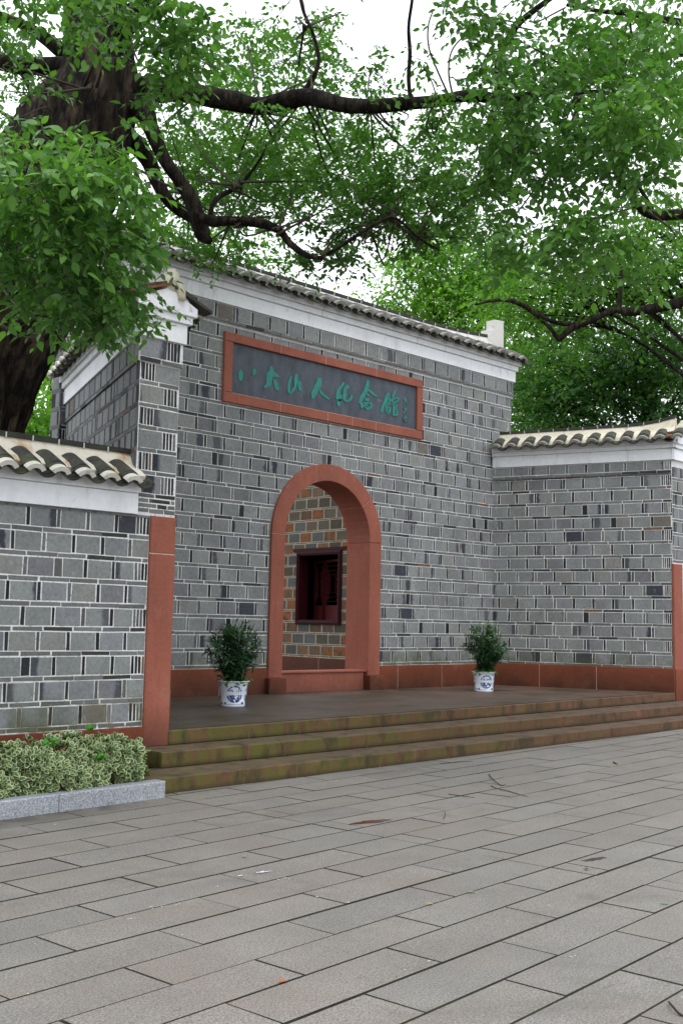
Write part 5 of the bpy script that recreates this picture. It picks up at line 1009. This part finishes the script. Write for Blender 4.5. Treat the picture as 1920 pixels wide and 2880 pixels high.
# ------------------------------------------------------------------ potted plants
PORC = plain('white_porcelain', (.66, .70, .78), .22, 8, .04, spec=.5); BLUE = plain('cobalt_blue_glaze', (.035, .075, .22), .3, 30, .35, spec=.5)
LANCE = leaf_mat('lance_leaf', (.034, .098, .038), .45, .2, var=.6); HERB = leaf_mat('clover_leaf', (.055, .21, .02), .5, .3, var=.3)
def pot_plant(label, loc, rt, rb_, h, ph, pr, seed, facing, lean, bright):
    rs = random.Random(seed); t = thing('potted_plant', label, 'potted plant', loc, 'blue and white potted plants beside the arch'); S = 40
    prof = [(0, 0), (rb_ * .96, 0), (rb_, .012), (rb_, .03), (rb_ - .004, .034), (rb_ * .5 + rt * .5 * .98, h * .5), (rt * .955, h - .03), (rt * .96, h - .018), (rt * 1.09, h - .010), (rt * 1.10, h), (rt * .98, h + .002), (rt * .90, h - .015), (rt * .86, h - .06), (0, h - .06)]
    mb = MB(); vs = [(r * math.cos(2 * math.pi * k / S), r * math.sin(2 * math.pi * k / S), z) for r, z in prof for k in range(S)]; m = len(prof)
    mb.add(vs, [(i * S + k, i * S + (k + 1) % S, (i + 1) * S + (k + 1) % S, (i + 1) * S + k) for i in range(m - 1) for k in range(S)]); pot = link('pot', mb.mesh('pot', True), [PORC], t)
    def rad_at(z): return rb_ + (rt * .955 - rb_) * ((z - .03) / (h - .06)) + .0016
    def ribbon(mb, pts, w, th0):
        q = []
        for i, (a, z) in enumerate(pts):
            a2, z2 = pts[min(i + 1, len(pts) - 1)]; a1, z1 = pts[max(i - 1, 0)]; d = Vector((a2 - a1, z2 - z1)); d.normalize() if d.length > 1e-9 else None; n_ = Vector((-d.y, d.x)) * w * (.35 + .65 * math.sin(math.pi * (i + .5) / len(pts))) * .5
            for s in (1, -1): aa, zz = a + n_.x * s, z + n_.y * s; r = rad_at(zz); q.append((r * math.cos(th0 + aa / r), r * math.sin(th0 + aa / r), zz))
        mb.add(q, [(2 * i, 2 * i + 1, 2 * i + 3, 2 * i + 2) for i in range(len(pts) - 1)])
    for j in range(4):
        mb = MB(); th0 = facing + j * math.pi / 2 * .93; R_ = h * .31; zc = h * .50
        for ring in (1.0, .93):
            for k in range(17):
                a = 2 * math.pi * k / 17 + rs.uniform(-.12, .12); ribbon(mb, [(R_ * ring * math.cos(a + u) * rs.uniform(.95, 1.02), zc + R_ * ring * math.sin(a + u)) for u in (0, .09, .18, .27, .34)], .015, th0)
        def stroke_(u, v, a, ln, cv, w):
            ribbon(mb, [(u + ln * s_ * math.cos(a + cv * s_), v + ln * s_ * math.sin(a + cv * s_)) for s_ in (0, .25, .5, .75, 1)], w, th0)
        for k in range(15):    # fan of feathery strokes on the left of the disc
            a0 = 2.1 + k * .13; stroke_(R_ * .25 * math.cos(a0), zc + R_ * .25 * math.sin(a0), a0 + rs.uniform(-.1, .1), R_ * rs.uniform(.45, .65), .5, .011)
        for k in range(26): stroke_(R_ * rs.uniform(-.3, .5), zc + R_ * rs.uniform(-.5, .45), rs.uniform(0, 6.28), R_ * .36, rs.uniform(-2.5, 2.5), .011)
        for k in range(14): a = rs.uniform(-2.6, .6); q = rs.uniform(.45, .85); stroke_(R_ * q * math.cos(a), zc + R_ * q * math.sin(a), a + rs.uniform(.6, 2.4), R_ * .35, rs.uniform(-1.5, 1.5), .014)
        for (u, z) in ((R_ * 1.22, h * .84), (-R_ * 1.22, h * .84), (R_ * 1.22, h * .15), (-R_ * 1.22, h * .15)):
            for k in range(5): a = k * 1.257; ribbon(mb, [(u, z), (u + .009 * math.cos(a), z + .009 * math.sin(a)), (u + .017 * math.cos(a), z + .017 * math.sin(a))], .013, th0)
        tag(link('painted_medallion', mb.mesh('painted_medallion'), [BLUE], pot), kind='stuff')
    mb = MB(); z = .037; ribbon(mb, [(rad_at(z) * 2 * math.pi * k / 60, z) for k in range(61)], .005, 0); link('blue_line', mb.mesh('blue_line'), [BLUE], pot)
    mb = MB(); mb.add([(rt * .9 * math.cos(2 * math.pi * k / 24), rt * .9 * math.sin(2 * math.pi * k / 24), h - .05) for k in range(24)], [tuple(range(24))]); link('soil', mb.mesh('soil'), [SOIL], pot)
    mb = MB(); A = [[], [], [], [], []]
    tips = []
    for k in range(58):
        a = rs.uniform(0, 6.28); el = rs.uniform(-.75, 1.57); q_ = rs.uniform(.7, 1.0); rr = pr * .86 * math.cos(el) * q_; hh = ph * (.50 + .48 * math.sin(el) * q_); e = Vector((rr * math.cos(a) + lean[0] * hh, rr * math.sin(a) + lean[1] * hh, h - .04 + hh)); s0 = Vector((rs.uniform(-.05, .05), rs.uniform(-.05, .05), h - .06)); m = (s0 * .45 + e * .55) + Vector((0, 0, .06)) - Vector((e.x, e.y, 0)) * .12
        pth, rr_ = smooth_path([s0, m, e], [.006, .004, .002], 5); tube(mb, pth, rr_, 5); tips.append(pth)
    for pth in tips:
        for q in range(9):
            i = int(len(pth) * (.16 + .84 * (q + .5) / 9) - .5); i = min(len(pth) - 1, i); c = pth[i] + Vector((rs.uniform(-.035, .035), rs.uniform(-.035, .035), rs.uniform(-.03, .03))); out_ = Vector((c.x, c.y, 0)); br = rs.random()
            for l_ in range(rs.randint(5, 8)):
                d = Vector((rs.gauss(0, 1), rs.gauss(0, 1), rs.gauss(.15, .6))).normalized() + out_.normalized() * .5; A[0].append(tuple(c)); A[1].append(tuple(d)); A[2].append((rs.gauss(0, .3), rs.gauss(0, .3), 1)); A[3].append(rs.uniform(.085, .135)); A[4].append(min(1, max(0, (.25 + (c.z - h) / ph * .35 + rs.uniform(-.2, .25)) * (1 if br > .2 else 1.6) + bright * (1 if c.z > h + ph * .6 else 0))))
    link('stems', mb.mesh('stems'), [TWIG], t)
    me = np_mesh('foliage', *leaf_arrays('lance', *[np.array(x, dtype=float) for x in A])); me.materials.append(LANCE); tag(link('foliage', me, (), t), kind='stuff')
    A = [[], [], [], [], []]
    for k in range(60):
        a = facing + rs.gauss(.4, .9) ; r = rt * rs.uniform(.7, 1.12); c = (r * math.cos(a), r * math.sin(a), h + rs.uniform(-.05, .05) - max(0, r - rt) * .8); A[0].append(c); A[1].append((math.cos(a) + rs.gauss(0, .5), math.sin(a) + rs.gauss(0, .5), rs.gauss(-.1, .4))); A[2].append((rs.gauss(0, .4) + math.cos(a) * .5, rs.gauss(0, .4) + math.sin(a) * .5, 1)); A[3].append(rs.uniform(.035, .06)); A[4].append(rs.random())
    me = np_mesh('groundcover', *leaf_arrays('round', *[np.array(x, dtype=float) for x in A])); me.materials.append(HERB); tag(link('groundcover', me, (), t), kind='stuff'); return t
fc = math.atan2(-11.7, -9.2)
pot_plant('left potted plant, bushy dark foliage in flared rim blue and white pot', (9.22, 11.70, ZP), .205, .165, .345, .90, .57, 3, fc + .12, (-.02, .0), .0)
pot_plant('right potted plant, taller looser foliage in straight blue and white pot', (15.15, 12.14, ZP), .195, .165, .345, 1.0, .56, 11, fc + .05, (.06, -.06), .3)

# ------------------------------------------------------------------ litter on the paving
def flat_blob(name, label, cat, x, y, r, mat, n=9, z=.0042, sx=1, ang=0, rough=.35, group=None):
    mb = MB(); c, s = math.cos(ang), math.sin(ang); vs = []
    for k in range(n):
        a = 2 * math.pi * k / n; q = r * (1 + random.uniform(-rough, rough)); u, v = q * sx * math.cos(a), q * math.sin(a); vs.append((u * c - v * s, u * s + v * c, 0))
    mb.add(vs + [(vx, vy, -.0015) for vx, vy, _ in vs], [tuple(range(n))] + [(i, (i + 1) % n, n + (i + 1) % n, n + i) for i in range(n)]); o = link(name, mb.mesh(name), [mat]); o.location = (x, y, z); tag(o, label, cat, group); return o
def gp(xd, yd, z=0):
    v = Rw @ np.array([(xd * 1.22449 - 960) / 3040, -(yd * 1.22449 - 1440) / 3040, -1.0]); t = (z - CAMH) / v[2]; return v[0] * t, v[1] * t
SPLAT = plain('dried_white_paint', (.62, .63, .66), .7, 40, .1)
mb = MB()
spl = [(602, 2005, .035), (611, 2004, .022), (590, 2006, .012), (620, 2003, .012), (552, 2013, .024), (565, 2012, .008), (640, 2022, .010), (655, 2019, .016), (663, 2021, .012), (648, 2017, .007), (500, 2038, .012), (520, 1995, .007), (345, 2085, .010), (350, 2089, .008), (372, 2084, .009), (378, 2081, .007), (405, 2080, .009), (412, 2078, .008), (295, 2113, .010), (302, 2112, .012), (310, 2111, .008), (418, 2150, .008), (305, 2013, .008), (305, 2042, .009), (240, 1965, .009), (258, 1998, .008), (172, 1890, .007), (126, 1895, .016), (120, 1890, .008), (60, 1945, .006), (400, 1965, .008), (450, 1905, .006), (480, 1880, .007), (740, 2012, .007), (800, 2075, .012), (728, 2062, .012), (735, 2066, .006), (985, 2210, .010), (1000, 2212, .007), (1020, 2155, .006), (1165, 2118, .006), (930, 2120, .006), (1310, 2200, .01), (1320, 2197, .008), (1180, 2165, .006), (65, 2285, .008), (80, 2170, .006), (150, 2145, .006), (930, 2230, .006)]
for (x, y, r) in spl:
    for q in range(1 if r < .01 else 5):
        gx, gy = gp(x, y); gx += random.gauss(0, r * .7) * (q > 0); gy += random.gauss(0, r * .5) * (q > 0); n = 9; rr = r * .62 * (1 if q == 0 else random.uniform(.2, .6)); b = [(gx + rr * (1 + random.uniform(-.4, .4)) * math.cos(2 * math.pi * k / n), gy + rr * .8 * (1 + random.uniform(-.4, .4)) * math.sin(2 * math.pi * k / n), .0040 + .0003 * q) for k in range(n)]
        mb.add(b, [tuple(range(n))])
tag(link('paint_spots', mb.mesh('paint_spots'), [SPLAT]), kind='stuff')
DEAD = plain('dead_twig', (.03, .024, .018), .9, 30, .3)
def twig(label, pts, r): 
    mb = MB(); pp, rr = smooth_path([gp(x, y) + (h,) for x, y, h in pts], [r] * (len(pts) - 1) + [r * .5], 5); tube(mb, pp, rr, 6, 0, .2, 20); tag(link('fallen_twig', mb.mesh('fallen_twig'), [DEAD]), label, 'twig', 'dead twigs on the paving')
twig('forked dead twig lying on the paving below the right potted plant', [(1122, 1780, .004), (1132, 1795, .02), (1150, 1806, .008), (1160, 1804, .006)], .0045)
twig('long curved dead twig crossing the forked one', [(1127, 1806, .006), (1140, 1814, .012), (1170, 1820, .006), (1210, 1832, .006)], .004)
twig('straight thin dead twig left of the curved one', [(1030, 1826, .006), (1060, 1830, .006), (1090, 1834, .006)], .0035)
twig('short thick dead twig on paving near right edge', [(1408, 1752, .008), (1412, 1755, .008), (1418, 1757, .008)], .008)
twig('small hooked dead twig standing in the dark puddle stain', [(1018, 1883, .006), (1022, 1876, .02), (1020, 1870, .03)], .003)
twig('curved dead twig in the lower right corner of the paving', [(1536, 2308, .01), (1545, 2325, .02), (1562, 2335, .006), (1580, 2338, .006)], .005)
twig('wiry dead twig beside the lowest step', [(1010, 1756, .006), (1050, 1752, .006), (1085, 1750, .006)], .004)
LG = plain('fresh_green_leaf', (.10, .33, .05), .5, 20, .2); LY = plain('yellow_leaf', (.55, .38, .06), .5, 20, .2); LO = plain('orange_leaf', (.50, .11, .03), .5, 20, .2); LB = plain('brown_leaf', (.14, .06, .03), .6, 20, .2)
for (x, y, m, lab) in ((1090, 2052, LG, 'small fresh green fallen leaf on the middle of the paving'), (1374, 1826, LG, 'tiny green fallen leaf on the right part of the paving'), (995, 2081, LY, 'small yellow fallen leaf on a paving joint'), (641, 2262, LO, 'small orange fallen leaf at the bottom of the paving'), (563, 1969, LG, 'small pale green fallen leaf near the white paint spots'), (1535, 2080, LG, 'yellowish green fallen leaf near the right edge'), (1345, 2001, LB, 'curled brown fallen leaf on the right part of the paving')):
    gx, gy = gp(x, y); P_, Fx_, c_ = leaf_arrays('camphor', np.zeros((1, 3)), np.array([[math.cos(x), math.sin(x), .12]]), np.array([[.1, .05, 1.]]), np.array([.05]), np.array([.5])); me = np_mesh('fallen_leaf', P_, Fx_, c_); me.materials.append(m); o = link('fallen_leaf', me); o.location = (gx, gy, .009); tag(o, lab, 'leaf')
def wetm():
    t = NT('muddy_water', .12, .5); c = t.mix(t.ramp(t.noise(5, 4, .6), [(.4, 0.0), (.6, 1.0)]), (.055, .035, .028), (.10, .05, .04)); t.base(c); return t.m
WET = wetm()
for (x, y, r, sx, lab) in ((850, 1889, .055, 3.4, 'shallow reddish puddle on the paving in front of the steps'), (1365, 1975, .03, 4.2, 'thin damp reddish puddle streak along a paving joint')):
    gx, gy = gp(x, y); flat_blob('puddle', lab, 'puddle', gx, gy, r, WET, 22, .0035, sx, -.1, .28)
print('LEAVES', n1, n2, n3, 'objects', len(bpy.data.objects))
